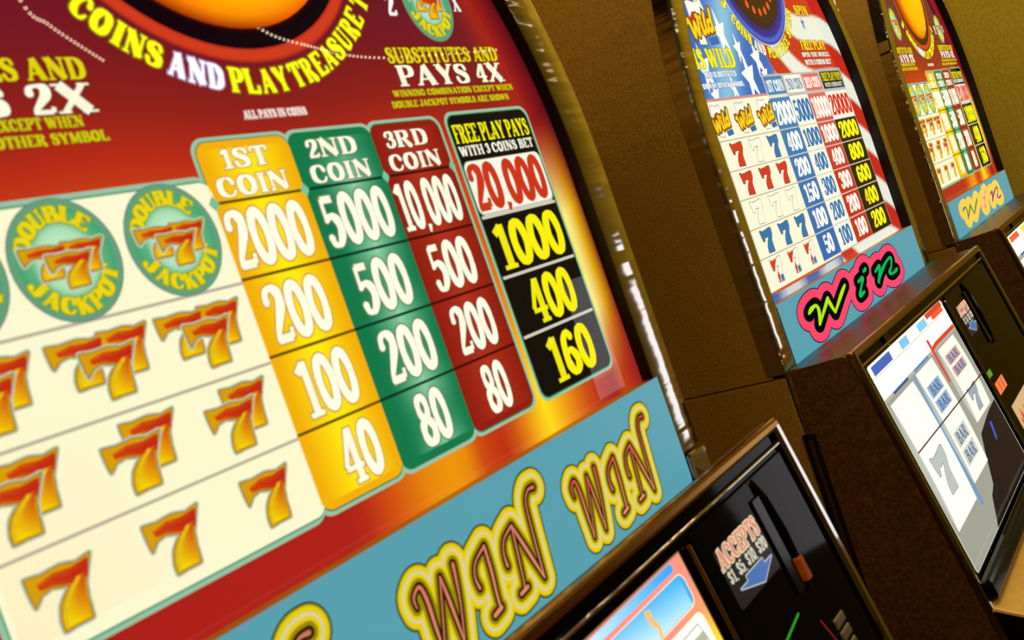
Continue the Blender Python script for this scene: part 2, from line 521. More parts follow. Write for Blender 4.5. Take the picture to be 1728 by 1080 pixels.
# ------------------------------------------------------------------ symbols
CREAM = (250, 246, 214)
S7 = [(0.0, 1.0), (0.245, 0.97), (0.54, 1.0), (0.765, 0.937), (1.0, 0.99), (0.907, 0.792), (0.80, 0.56), (0.762, 0.33), (0.74, 0.02), (0.495, 0.02), (0.302, 0.0),
      (0.302, 0.184), (0.363, 0.4), (0.488, 0.553), (0.68, 0.70), (0.594, 0.635), (0.32, 0.725), (0.157, 0.682), (0.032, 0.537), (0.007, 0.757)]


def fire7(art, x, z, w, h, layer):
    """flaming seven in the box at (x, z) of size w x h"""
    P = lambda p: (x + p[0] * w, z + p[1] * h)
    out = [P(p) for p in S7]
    art.line(out, 0.0030, (196, 204, 178), layer, closed=True)
    art.line(out, 0.0020, (140, 150, 120), layer, closed=True)
    art.line(out, 0.0010, (150, 110, 20), layer + 1, closed=True)
    art.poly(out, (214, 156, 14), layer + 2)
    # red bar of the seven
    top = [(0.13, 0.86), (0.40, 0.935), (0.66, 0.90), (0.955, 0.945)]
    bot = [(0.16, 0.74), (0.34, 0.735), (0.60, 0.65), (0.87, 0.66)]
    art.ribbon([P(p) for p in top], [P(p) for p in bot], ((212, 110, 14), (192, 42, 16)), ((198, 52, 18), (188, 36, 20)), ((208, 100, 14), (190, 44, 20)), layer + 3)
    # stem running from red to yellow
    lft = [(0.74, 0.72), (0.60, 0.60), (0.47, 0.44), (0.38, 0.28), (0.345, 0.12), (0.345, 0.05)]
    rgt = [(0.88, 0.76), (0.80, 0.62), (0.755, 0.48), (0.735, 0.32), (0.715, 0.16), (0.70, 0.05)]
    art.ribbon([P(p) for p in lft], [P(p) for p in rgt], ((214, 170, 20), (244, 216, 8)), ((202, 84, 16), (244, 214, 6)), ((190, 48, 20), (232, 184, 12)), layer + 4)
    art.line([P(p) for p in ((0.72, 0.70), (0.58, 0.57), (0.44, 0.40), (0.36, 0.22), (0.345, 0.06))], 0.0016, (222, 186, 22), layer + 5)


def fire77(art, x, z, w, h, layer):
    fire7(art, x + 0.30 * w, z + 0.24 * h, 0.70 * w, 0.76 * h, layer)
    fire7(art, x, z, 0.74 * w, 0.76 * h, layer + 6)


def fire777(art, x, z, w, h, layer):
    fire7(art, x, z + 0.26 * h, 0.56 * w, 0.72 * h, layer)
    fire7(art, x + 0.50 * w, z + 0.28 * h, 0.50 * w, 0.72 * h, layer)
    fire7(art, x + 0.27 * w, z, 0.54 * w, 0.76 * h, layer + 6)


def emblem(parent, cx, cz, rx, rz, layer):
    a = Art()
    a.ellipse(cx, cz, rx + 0.0008, rz + 0.0008, (110, 140, 120), layer)
    a.ellipse(cx, cz, rx, rz, (98, 158, 122), layer + 1)
    k = rz / rx
    ax = 1 / k
    a.disc(cx, cz, [0.0, rz * 0.5, rz * 0.66, rz * 0.9], [(206, 244, 208), (170, 222, 180), (92, 178, 128), (68, 160, 112)], layer + 2, 40, ax)
    for i, c in enumerate('DOUBLE'):
        arc_letter(a, c, cx, cz, rz * 0.76, -64 + i * 21, rz * 0.27, rz * 0.28, (228, 208, 20), layer + 4, (130, 150, 50), 0.0006, 1.25, True, ax)
    for i, c in enumerate('JACKPOT'):
        arc_letter(a, c, cx, cz, rz * 0.76, -62 + i * 21, rz * 0.28, rz * 0.28, (228, 208, 20), layer + 4, (130, 150, 50), 0.0006, 1.25, False, ax)
    fire777(a, cx - rx * 0.80, cz - rz * 0.46, rx * 1.56, rz * 0.74, layer + 6)
    return a.build('jackpot_emblem', M_ART, parent)


GREENLINE = (150, 192, 162)
Wg = 0.535                     # width of the glass opening
RZ = 0.335                     # height of the arch above its start
ZA = 0.070                     # height at which the arch starts


def half(z, inset=0.0):
    r = Wg / 2 - inset
    if z <= ZA:
        return r
    d = (z - ZA) / (RZ - inset)
    return r * math.sqrt(max(1.0 - d * d, 0.0))


def arch_sheet(art, fn, layer, z0=-0.106, nx=42, nz=70):
    z1 = ZA + RZ - 0.0005
    for j in range(nz):
        a, b = z0 + (z1 - z0) * j / nz, z0 + (z1 - z0) * (j + 1) / nz
        ha, hb = half(a), half(b)
        for i in range(nx):
            u0, u1 = -1 + 2 * i / nx, -1 + 2 * (i + 1) / nx
            c = Wg / 2
            art.poly([(c + ha * u0, a), (c + ha * u1, a), (c + hb * u1, b), (c + hb * u0, b)], fn, layer)


def mix(a, b, t):
    t = max(0.0, min(1.0, t))
    return tuple(a[k] * (1 - t) + b[k] * t for k in range(3))


def ramp(stops, x):
    if x <= stops[0][0]:
        return stops[0][1]
    for (x0, c0), (x1, c1) in zip(stops, stops[1:]):
        if x <= x1:
            return mix(c0, c1, (x - x0) / (x1 - x0))
    return stops[-1][1]


def flame_bg(x, z):
    """printed flames: plum at the top, red below, gold tongues round the table"""
    up_ = ramp([(0.10, (196, 62, 24)), (0.118, (178, 42, 22)), (0.14, (146, 34, 26)), (0.175, (118, 26, 32)), (0.24, (96, 20, 42)), (0.32, (70, 14, 40))], z + 0.018 * (x - 0.2) + 0.004 * math.sin(30 * x))
    low = ramp([(0.0, (168, 30, 26)), (0.225, (172, 34, 24)), (0.25, (206, 78, 18)), (0.285, (232, 140, 12)), (0.315, (236, 150, 12)), (0.335, (196, 62, 18)), (0.36, (186, 48, 22)),
                (0.385, (232, 140, 20)), (0.405, (255, 226, 30)), (0.425, (240, 170, 24)), (0.455, (204, 84, 22)), (0.48, (172, 40, 26)), (0.52, (140, 26, 40)), (0.54, (96, 14, 34))], x - 0.12 * (z + 0.09))
    c = mix(low, up_, (z + 0.06) / 0.15)
    if x > 0.40:
        e = half(z) + Wg / 2 - x           # distance from the right rim
        flame = ramp([(0.0, (120, 22, 24)), (0.004, (150, 40, 20)), (0.010, (214, 130, 10)), (0.015, (238, 204, 10)), (0.022, (248, 240, 170)), (0.034, (246, 226, 30))], e)
        hot = ramp([(-0.085, (0, 0, 0)), (-0.055, (110, 0, 0)), (-0.03, (235, 0, 0)), (0.045, (255, 0, 0)), (0.085, (120, 0, 0)), (0.115, (0, 0, 0))], z + 0.5 * (e - 0.018))[0] / 255.0
        rimc = ramp([(0.0, (92, 12, 26)), (0.03, (168, 34, 24)), (0.06, up_)], e)
        base = rimc if z > 0.02 else mix((150, 30, 34), (196, 70, 20), e / 0.03)
        if x > 0.497 or z > -0.078:
            c = mix(base, flame, hot) if e < 0.06 else c
    return c


def pay_table_flame(parent):
    """dark red pay table with flaming sevens (glass sheet, then its printed groups as children)"""
    g = Art()
    arch_sheet(g, flame_bg, 0)
    glass = g.build('pay_table_glass', M_ART, parent)
    # wheel window ------------------------------------------------------
    cx, cz = 0.264, 0.281
    a = Art()
    a.disc(cx, cz, [0.106, 0.108, 0.112, 0.1145], [(170, 36, 22), (206, 60, 30), (204, 60, 30), (150, 34, 28)], 2, 72)
    a.disc(cx, cz, [0.0935, 0.097, 0.106], [(60, 14, 6), (18, 6, 10), (22, 6, 14)], 3, 72)
    a.build('wheel_ring', M_ART, glass)
    bm = bmesh.new()
    lens = Art()
    R, hh = 0.0945, 0.010
    stops = [(0.0, (255, 206, 24)), (0.45, (255, 190, 10)), (0.80, (255, 184, 8)), (0.93, (255, 140, 6)), (0.975, (236, 84, 6)), (1.0, (150, 44, 6))]
    for j in range(12):
        for i in range(64):
            q = []
            for (jj, ii) in ((j, i), (j + 1, i), (j + 1, i + 1), (j, i + 1)):
                r = jj / 12
                th = 2 * math.pi * ii / 64
                q.append((cx + R * r * math.cos(th), cz + R * r * math.sin(th), r))
            b0 = len(lens.v)
            for x, z, r in q:
                lens.v.append((x, -0.0004 - hh * (1 - r * r), z + H))
                lens.c.append(lin(ramp(stops, r + 0.06 * (x - cx) / R * -1)))
            lens.f.append((b0, b0 + 1, b0 + 2, b0 + 3))
    bm.free()
    lo = lens.build('wheel_lens', M_ART, glass)
    for p in lo.data.polygons:
        p.use_smooth = True
    # lettering round the wheel ------------------------------------------
    a = Art()
    Y, Wh = (250, 248, 24), (255, 255, 255)
    seq = [('3', -57, Y), ('C', -47.5, Y), ('O', -42.6, Y), ('I', -38.4, Y), ('N', -34.4, Y), ('S', -29.6, Y),
           ('A', -23.8, Wh), ('N', -18.6, Wh), ('D', -13.6, Wh), ('P', -7.6, Y), ('L', -3.2, Y), ('A', 1.8, Y), ('Y', 6.8, Y),
           ('T', 12.6, Y), ('R', 17.4, Y), ('E', 22.2, Y), ('A', 27.0, Y), ('S', 31.8, Y), ('U', 36.8, Y), ('R', 41.8, Y), ('E', 46.6, Y), ('T', 53.2, Y)]
    for c, ang, col in seq:
        arc_letter(a, c, cx, cz, 0.1250, ang, 0.0142, {'I': 0.0062, 'N': 0.0108, 'O': 0.0104}.get(c, 0.0096), col, 4, (130, 110, 20) if col is Y else (170, 150, 190), 0.0008, 1.3)
    a.build('arc_lettering', M_ART, glass)
    # side notes ----------------------------------------------------------
    for xs, times in ((0.0, '2X'), (0.33, '4X')):
        a = Art()
        text(a, 'SUBSTITUTES AND', 0.042 + xs, 0.1622 + xs, 0.1604 + (0.004 if xs else 0), 0.1712 + (0.004 if xs else 0), (222, 206, 14), 4, (96, 60, 20), 0.0005, 1.15)
        text(a, 'PAYS ' + times, 0.0455 + xs, 0.1622 + xs, 0.1442 + (0.0045 if xs else 0), 0.1585 + (0.0045 if xs else 0), (248, 244, 216), 4, (96, 50, 40), 0.0005, 1.05)
        if xs:
            text(a, 'WINNING COMBINATION EXCEPT WHEN', 0.366, 0.498, 0.1418, 0.1462, (206, 196, 16), 4, (120, 90, 20), 0.0003, 1.2)
            text(a, 'DOUBLE JACKPOT SYMBOLS ARE SHOWN', 0.3616, 0.489, 0.1345, 0.1390, (206, 196, 16), 4, (120, 90, 20), 0.0003, 1.2)
        else:
            text(a, 'WINNING COMBINATION EXCEPT WHEN', 0.036, 0.152, 0.1376, 0.1430, (206, 196, 16), 4, (120, 90, 20), 0.0003, 1.2)
            text(a, 'JACKPOT WITH ANY OTHER SYMBOL.', 0.036, 0.163, 0.1300, 0.1352, (206, 196, 16), 4, (120, 90, 20), 0.0003, 1.2)
        a.build('side_lettering', M_ART, glass)
    a = Art()
    text(a, 'ALL PAYS IN COINS', 0.2436, 0.2888, 0.1350, 0.1396, (236, 224, 214), 4, (190, 130, 120), 0.0005, 1.2)
    a.build('fine_print', M_ART, glass)
    # white symbol table ---------------------------------------------------
    a = Art()
    a.rrect(0.0445, 0.2075, -0.0800, 0.1072, 0.009, GREENLINE, 2)
    a.rrect(0.0468, 0.2075, -0.0778, 0.1048, 0.0075, (74, 150, 108), 3)
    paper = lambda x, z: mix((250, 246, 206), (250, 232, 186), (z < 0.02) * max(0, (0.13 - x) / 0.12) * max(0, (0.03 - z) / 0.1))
    a.rrect(0.0476, 0.2075, -0.0768, 0.1038, 0.007, (249, 246, 208), 4)
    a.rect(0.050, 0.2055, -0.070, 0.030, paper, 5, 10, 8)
    for zz in (0.0492, 0.0060, -0.0355):
        a.rect(0.0476, 0.2055, zz - 0.0008, zz + 0.0008, (186, 174, 152), 6)
    a.build('symbol_table', M_ART, glass)
    for cxx in (0.0685, 0.1212, 0.1764):
        emblem(glass, cxx, 0.0776, 0.0248, 0.0279, 7)
    for r, (zb, zh, fn, xs) in enumerate(((0.0130, 0.0298, fire777, ((0.0440, 0.047), (0.0980, 0.0482), (0.1510, 0.0478))),
                                          (-0.0298, 0.0308, fire77, ((0.0515, 0.037), (0.1057, 0.0385), (0.1595, 0.0378))),
                                          (-0.0699, 0.0257, fire7, ((0.0587, 0.0276), (0.1112, 0.0281), (0.1643, 0.0283))))):
        for x, w in xs:
            a = Art()
            fn(a, x, zb, w, zh, 8)
            a.build('seven_symbol', M_ART, glass)
    # pay columns -----------------------------------------------------------
    def ycol(x, z):
        u = abs(x - 0.2365) / 0.031
        return mix((252, 230, 18), (240, 172, 12), (u - 0.15) / 0.75)

    def gcol(x, z):
        ph = ((z + 0.077) % 0.0425) / 0.0425
        glow = max(0.0, 1 - abs(x - 0.305) / 0.026) * (0.35 + 0.65 * abs(ph - 0.5) * 2)
        return mix((20, 118, 72), (150, 214, 168), glow)

    def rcol(x, z):
        u = abs(x - 0.366) / 0.032
        return mix((176, 48, 26), (140, 28, 18), u)
    cols = [(0.2055, 0.2672, ycol, (('1ST', 0.2185, 0.2510), ('COIN', 0.2100, 0.2585)), ('2000', '200', '100', '40'),
             ((0.2070, 0.2612), (0.2132, 0.2552), (0.2165, 0.2562), (0.2275, 0.2560)), 0.0, (206, 150, 60)),
            (0.2672, 0.3334, gcol, (('2ND', 0.2785, 0.3185), ('COIN', 0.2745, 0.3238)), ('5000', '500', '200', '80'),
             ((0.2722, 0.3275), (0.2795, 0.3225), (0.2800, 0.3240), (0.2895, 0.3165)), 0.0, (96, 120, 84)),
            (0.3334, 0.3985, rcol, (('3RD', 0.3435, 0.3840), ('COIN', 0.3400, 0.3900)), ('10,000', '500', '200', '80'),
             ((0.3345, 0.3935), (0.3445, 0.3868), (0.3455, 0.3862), (0.3540, 0.3790)), 0.0, (120, 50, 40))]
    tops = (0.1243, 0.1243, 0.1250)
    for k, (x0, x1, fn, head, nums, boxes, _, halo) in enumerate(cols):
        a = Art()
        zt = tops[k]
        a.rrect(x0 - 0.0028, x1 + 0.0028, -0.0798, zt + 0.0026, 0.009, GREENLINE, 2)
        a.rrect(x0 - 0.0006, x1 + 0.0006, -0.0776, zt + 0.0006, 0.008, (44, 112, 74), 3)
        a.rrect(x0, x1, -0.0768, zt, 0.0075, fn(x0 + 0.004, 0.06), 4)
        a.rect(x0 + 0.0012, x1 - 0.0012, 0.0925, zt - 0.004, fn, 5, 14, 4)
        a.rect(x0, x1, -0.0725, 0.0912, fn, 5, 14, 24)
        dark = tuple(v * 0.42 for v in fn(x0 + 0.004, 0.05))
        for zz in (0.0918, 0.0506, 0.0085, -0.0341):
            a.rect(x0, x1, zz - 0.0008, zz + 0.0008, dark, 6)
        for (px, pz) in ((x0, 0.0918), (x1, 0.0918)):
            a.poly([(px - 0.0032, pz), (px, pz - 0.0042), (px + 0.0032, pz), (px, pz + 0.0042)], (120, 190, 150), 7)
        for i, (tx, a0, a1) in enumerate(head):
            zz0 = (0.1090, 0.0940)[i]
            text(a, tx, a0, a1, zz0, zz0 + 0.0108, (252, 248, 220), 8, halo, 0.0007, 1.02)
        for i, (tx, (b0, b1)) in enumerate(zip(nums, boxes)):
            zc = (0.0712, 0.0290, -0.0133, -0.0550)[i]
            text(a, tx, b0, b1, zc - 0.0158, zc + 0.0158, (252, 248, 220), 8, halo, 0.0009, 1.0)
        a.build('pay_column', M_ART, glass)
    a = Art()
    x0, x1 = 0.4092, 0.5020
    a.rrect(x0 - 0.003, x1 + 0.003, -0.0802, 0.1290, 0.009, GREENLINE, 2)
    a.rrect(x0 - 0.001, x1 + 0.001, -0.0782, 0.1268, 0.008, (24, 110, 70), 3)
    a.rrect(x0, x1, -0.0772, 0.1260, 0.0075, (14, 12, 10), 4)
    text(a, 'FREE PLAY PAYS', 0.4110, 0.4995, 0.1062, 0.1195, (238, 230, 18), 6, (70, 64, 12), 0.0003, 1.1)
    text(a, 'WITH 3 COINS BET', 0.4110, 0.4990, 0.0968, 0.1040, (242, 238, 220), 6, (60, 56, 50), 0.0003, 1.1)
    a.rrect(x0 + 0.0005, x1 - 0.0005, 0.0540, 0.0932, 0.006, (200, 200, 186), 5)
    a.rrect(x0 + 0.0010, x1 - 0.0010, 0.0556, 0.0928, 0.006, (246, 244, 226), 6)
    text(a, '20,000', 0.4105, 0.4980, 0.0577, 0.0905, (200, 52, 26), 8, (150, 110, 90), 0.0003, 1.05)
    for zz in (0.0530, 0.0096, -0.0334):
        a.rect(x0 + 0.001, x1 - 0.001, zz - 0.0011, zz + 0.0011, (206, 202, 184), 7)
    for tx, b0, b1, zc in (('1000', 0.4140, 0.4965, 0.0310), ('400', 0.4300, 0.4862, -0.0120), ('160', 0.4290, 0.4860, -0.0556)):
        text(a, tx, b0, b1, zc - 0.0168, zc + 0.0162, (238, 230, 16), 8, (90, 84, 10), 0.0003, 1.05)
    a.build('pay_column', M_ART, glass)
    # emblems beside the wheel ------------------------------------------------
    emblem(glass, 0.1085, 0.2130, 0.0225, 0.0290, 6)
    emblem(glass, 0.4320, 0.2085, 0.0245, 0.0285, 6)
    a = Art()
    text(a, '2', 0.3880, 0.3980, 0.1972, 0.2140, (240, 236, 226), 6, (110, 60, 60), 0.0005)
    a.build('side_lettering', M_ART, glass)
    a = Art()
    text(a, 'X', 0.4590, 0.4680, 0.2020, 0.2160, (240, 236, 226), 6, (110, 60, 60), 0.0005)
    a.build('side_lettering', M_ART, glass)
    return glass


# ------------------------------------------------------------------ red, white and blue pay table
B7 = [(0.0, 0.97), (0.08, 1.0), (0.2, 0.93), (0.55, 0.95), (0.85, 1.0), (1.0, 0.97), (0.97, 0.72), (0.80, 0.48), (0.78, 0.0), (0.25, 0.02), (0.28, 0.25), (0.42, 0.46), (0.62, 0.66), (0.3, 0.66), (0.22, 0.52), (0.08, 0.54)]


def block7(art, x, z, w, h, layer, col, lean=-0.14):
    P = lambda p: (x + p[0] * w + lean * (0.0) + 0.18 * w * (0.5 - p[1]) * 0, z + p[1] * h)
    pts = [P(p) for p in B7]
    art.line(pts, 0.0011, (40, 40, 44), layer, closed=True)
    if col == 'tri':
        art.poly(pts, (246, 242, 220), layer + 1)
        art.poly([P(p) for p in ((0.02, 0.96), (0.2, 0.92), (0.62, 0.94), (0.3, 0.66), (0.22, 0.52), (0.08, 0.54))], (206, 58, 34), layer + 2)
        art.poly([P(p) for p in ((0.30, 0.02), (0.29, 0.25), (0.42, 0.46), (0.5, 0.3), (0.42, 0.02))], (206, 58, 34), layer + 2)
        art.poly([P(p) for p in ((0.50, 0.02), (0.5, 0.24), (0.76, 0.3), (0.76, 0.02))], (46, 116, 168), layer + 2)
    else:
        art.poly(pts, col, layer + 1)


def flag_bg(x, z):
    sx_ = x - 0.03 * math.sin(9 * z)
    if x < 0.255 + 0.02 * math.sin(25 * z):
        t = 0.5 + 0.5 * math.sin(34 * x - 22 * z + 1.2)
        return mix((44, 104, 190), (150, 206, 226), t ** 2 * 0.85)
    q = z + 0.35 * (x - 0.40) + 0.018 * math.sin(22 * x)
    k = math.floor(q / 0.038)
    e = q / 0.038 - k
    A, B = (196, 44, 28), (232, 236, 218)
    if k % 2:
        A, B = B, A
    return mix(A, B, 0.5 - e / 0.12) if e < 0.06 else (mix(A, B, (e - 0.94) / 0.12) if e > 0.94 else A)


def star(art, cx, cz, r, col, layer, rot=0.0, kx=0.62):
    pts = []
    for i in range(10):
        rr = r if i % 2 == 0 else r * 0.4
        a = math.radians(90 + 36 * i + rot)
        pts.append((cx + rr * kx * math.cos(a), cz + rr * math.sin(a)))
    art.poly(pts, col, layer)


WILD = [[(0.0, 0.85), (0.06, 0.95), (0.1, 0.7), (0.16, 0.1), (0.27, 0.75), (0.32, 0.1), (0.44, 0.9), (0.40, 0.98)],
        [(0.52, 0.62), (0.52, 0.1), (0.58, 0.15)], [(0.53, 0.82), (0.54, 0.86)], [(0.72, 1.0), (0.66, 0.5), (0.66, 0.1), (0.72, 0.15)],
        [(0.98, 1.05), (0.93, 0.5), (0.93, 0.08)], [(0.92, 0.5), (0.8, 0.55), (0.78, 0.2), (0.84, 0.06), (0.92, 0.25)]]


def wild(art, x, z, w, h, layer, rise=0.18):
    P = lambda p: (x + p[0] * w, z + p[1] * h + p[0] * rise * w)
    for lay, o, col in ((layer, 0.0026, (70, 40, 10)), (layer + 1, 0.0019, (150, 96, 14)), (layer + 2, 0.0, (246, 202, 40))):
        for st in WILD:
            pts, _ = smooth([P(p) for p in st], 4)
            art.line(pts, 0.0032 * w / 0.042, col, lay, o)


def wild7(art, x, z, w, h, layer):
    """tall white seven crossed by a red swash, blue foot and the word"""
    P = lambda u, v: (x + u * w, z + v * h)
    out = [P(*p) for p in ((0.30, 0.97), (0.42, 1.0), (0.6, 0.96), (0.80, 1.0), (0.80, 0.62), (0.62, 0.2), (0.62, 0.02), (0.36, 0.02), (0.40, 0.3), (0.54, 0.62), (0.30, 0.62))]
    art.line(out, 0.0012, (60, 60, 70), layer, closed=True)
    art.poly(out, (250, 248, 232), layer + 1)
    art.poly([P(*p) for p in ((0.02, 0.66), (0.3, 0.62), (0.45, 0.76), (0.62, 0.66), (0.5, 0.46), (0.2, 0.42))], (206, 52, 40), layer + 2)
    art.poly([P(*p) for p in ((0.84, 0.78), (1.1, 0.82), (1.06, 0.58), (0.88, 0.56))], (60, 112, 170), layer + 2)
    art.poly([P(*p) for p in ((0.74, 0.16), (1.1, 0.22), (1.12, 0.04), (0.78, 0.0))], (40, 104, 168), layer + 2)
    wild(art, x + 0.12 * w, z + 0.10 * h, 1.0 * w, 0.46 * h, layer + 3)


def pay_table_flag(parent):
    g = Art()
    arch_sheet(g, flag_bg, 0, nx=130, nz=150)
    glass = g.build('pay_table_glass', M_ART, parent)
    for sx, sz, r in ((0.126, 0.190, 0.030), (0.166, 0.138, 0.034), (0.205, 0.160, 0.026), (0.055, 0.150, 0.03), (0.060, 0.120, 0.02), (0.09, 0.235, 0.03), (0.160, 0.172, 0.02), (0.112, 0.128, 0.018), (0.215, 0.140, 0.018)):
        a = Art()
        star(a, sx, sz, r, (250, 250, 240), 2, 8)
        a.build('white_star', M_ART, glass)
    cx, cz = 0.264, 0.285
    a = Art()
    a.disc(cx, cz, [0.0, 0.070, 0.086, 0.090, 0.098, 0.103, 0.1075, 0.110], [(30, 18, 12), (46, 26, 14), (24, 14, 30), (26, 20, 110), (24, 34, 150), (60, 110, 210), (24, 40, 160), (230, 232, 220)], 3, 72)
    a.build('wheel_ring', M_ART, glass)
    for i in range(24):
        th = 2 * math.pi * i / 24
        b = Art()
        b.ellipse(cx + 0.067 * math.cos(th), cz + 0.067 * math.sin(th), 0.0042, 0.0052, (250, 84, 44), 5, 14)
        b.build('wheel_bulb', M_ART, glass)
    bm = bmesh.new()
    bmesh.ops.create_uvsphere(bm, u_segments=20, v_segments=10, radius=0.03)
    for v in bm.verts:
        v.co = Vector((v.co.x + cx, v.co.y * 0.25 - 0.001, v.co.z + cz + H))
    from_bm('wheel_hub', bm, M_CHROME2, glass, True)
    a = Art()
    Y, Wh = (250, 240, 24), (250, 250, 236)
    for c, ang, col in [('5', -67, Y), ('3', -60, Y), ('C', -49, Y), ('O', -44, Y), ('I', -40, Y), ('N', -36, Y), ('S', -31, Y), ('A', -24, Wh), ('N', -19, Wh), ('D', -14, Wh),
                        ('P', -6, Y), ('L', -1.5, Y), ('A', 3.5, Y), ('Y', 8.5, Y), ('F', 15, Y), ('R', 20, Y), ('E', 25, Y), ('E', 30, Y), ('S', 38, Y), ('P', 43, Y), ('I', 47.5, Y), ('N', 52, Y), ('S', 57, Y)]:
        arc_letter(a, c, cx, cz, 0.1185, ang, 0.0130, {'I': 0.006, 'N': 0.0104}.get(c, 0.0092), col, 5, (120, 110, 40), 0.0008, 1.25)
    a.build('arc_lettering', M_ART, glass)
    a = Art()
    wild7(a, 0.040, 0.176, 0.066, 0.050, 4)
    a.build('wild_symbol', M_ART, glass)
    a = Art()
    text(a, 'IS WILD', 0.035, 0.139, 0.1505, 0.1725, (240, 236, 24), 4, (120, 120, 60), 0.0008, 1.1)
    text(a, 'AND SUBSTITUTES', 0.047, 0.130, 0.1405, 0.1470, (240, 246, 250), 4, (90, 120, 150), 0.0006, 1.1)
    text(a, 'FOR ANY OTHER SYMBOL.', 0.029, 0.144, 0.1290, 0.1345, (240, 246, 250), 4, (90, 120, 150), 0.0006, 1.1)
    a.build('side_lettering', M_ART, glass)
    a = Art()
    text(a, 'SPIN', 0.388, 0.440, 0.2180, 0.2310, (236, 206, 30), 4, (110, 90, 30), 0.0007, 1.1)
    star(a, 0.405, 0.206, 0.012, (70, 130, 180), 4)
    text(a, 'FREE PLAY', 0.369, 0.465, 0.1695, 0.1825, (244, 226, 24), 4, (110, 70, 20), 0.0008, 1.1)
    text(a, 'SPIN THE WHEEL', 0.362, 0.471, 0.1600, 0.1660, (240, 240, 232), 4, (120, 120, 110), 0.0005, 1.1)
    text(a, 'WITH 3 COINS BET', 0.364, 0.468, 0.1490, 0.1560, (240, 240, 232), 4, (120, 120, 110), 0.0005, 1.1)
    a.build('side_lettering', M_ART, glass)
    # white symbol table ---------------------------------------------------
    rows = (0.1135, 0.0725, 0.0400, 0.0085, -0.0235, -0.0555, -0.0880)
    a = Art()
    a.rect(0.012, 0.262, -0.0925, 0.1180, (150, 110, 110), 2)
    a.rect(0.014, 0.262, -0.0905, 0.1160, (250, 246, 216), 3)
    a.rect(0.012, 0.200, 0.1150, 0.1180, (214, 140, 136), 4)
    for zz in rows[1:-1]:
        a.rect(0.020, 0.199, zz - 0.0006, zz + 0.0006, (176, 172, 156), 4)
    a.rect(0.030, 0.0312, -0.089, 0.072, (190, 186, 170), 4)
    a.rect(0.040, 0.20, -0.0935, -0.0905, (206, 90, 40), 4)
    a.rect(0.012, 0.262, -0.1045, -0.0925, lambda x, z: ((70, 100, 170), (200, 210, 214))[int(x / 0.06) % 2], 2, 8, 1)
    a.build('symbol_table', M_ART, glass)
    for x in (0.020, 0.083, 0.146):
        a = Art()
        wild7(a, x, 0.0765, 0.046, 0.0345, 5)
        a.build('wild_symbol', M_ART, glass)
    Rd, Wt, Bl = (206, 56, 36), (250, 246, 222), (46, 116, 172)
    for i, trio in enumerate(((Rd, Wt, Bl), (Rd,) * 3, (Wt,) * 3, (Bl,) * 3, ('tri',) * 3)):
        z0, z1 = rows[i + 2], rows[i + 1]
        for k, c in enumerate(trio):
            a = Art()
            block7(a, 0.0500 + k * 0.0520, z0 + 0.0028, 0.0315, z1 - z0 - 0.0062, 5, c)
            a.build('seven_symbol', M_ART, glass)
    # pay columns -----------------------------------------------------------
    vals = (('2000', '400', '200', '150', '100', '50'), ('5000', '1000', '400', '300', '200', '100'), ('10000', '1000', '400', '300', '200', '100'), ('20000', '2000', '800', '600', '400', '200'))
    xs = (0.2000, 0.2660, 0.3315, 0.4005, 0.4940)
    fills = (lambda x, z: mix((40, 104, 172), (60, 130, 180), (z + 0.08) / 0.2), lambda x, z: (248, 246, 224), lambda x, z: mix((190, 44, 30), (214, 110, 100), (z - 0.0) / 0.12), lambda x, z: (16, 14, 12))
    inks = ((248, 246, 228), (52, 108, 160), (248, 240, 220), (238, 228, 24))
    for k in range(4):
        x0, x1 = xs[k], xs[k + 1]
        a = Art()
        a.rect(x0 - 0.001, x1 + 0.001, -0.0895, 0.1400, (190, 186, 180), 3)
        a.rect(x0, x1 - 0.001, -0.0880, 0.1110, fills[k], 5, 1, 12)
        a.rect(x0 + 0.003, x1 - 0.004, 0.1150, 0.1375, fills[k], 5, 1, 3)
        if k == 3:
            a.rect(x0, x1, 0.1135, 0.1430, (176, 182, 180), 4)
            a.rect(x0 + 0.005, x1 - 0.005, 0.1150, 0.1390, (60, 60, 40), 5)
            text(a, 'FREE PLAY PAYS', x0 + 0.007, x1 - 0.007, 0.1255, 0.1370, (238, 228, 24), 7, None)
            text(a, 'WITH 3 COINS BET', x0 + 0.010, x1 - 0.010, 0.1170, 0.1230, (230, 230, 220), 7, None)
            a.rect(x0, x1 - 0.001, 0.0725, 0.1110, (246, 240, 220), 6)
        else:
            text(a, ('1ST', '2ND', '3RD')[k] + ' COIN', x0 + 0.006, x1 - 0.007, 0.1185, 0.1330, inks[k], 7, None)
        for i in range(6):
            zt, zb = (rows[i] - 0.003 if i == 0 else rows[i]), rows[i + 1]
            if i:
                a.rect(x0, x1 - 0.001, zt - 0.0007, zt + 0.0007, (206, 204, 192), 6)
            s = vals[k][i]
            n = len(s)
            cw = min((x1 - x0 - 0.006) / n, 0.0150 if k < 3 else 0.0195)
            c = (x0 + x1) / 2
            ink = (196, 48, 30) if (k == 3 and i == 0) else inks[k]
            text(a, s, c - cw * n / 2, c + cw * n / 2, zb + 0.0055, zt - 0.0045, ink, 8, None, 0.0, 1.05)
        a.build('pay_column', M_ART, glass)
    return glass


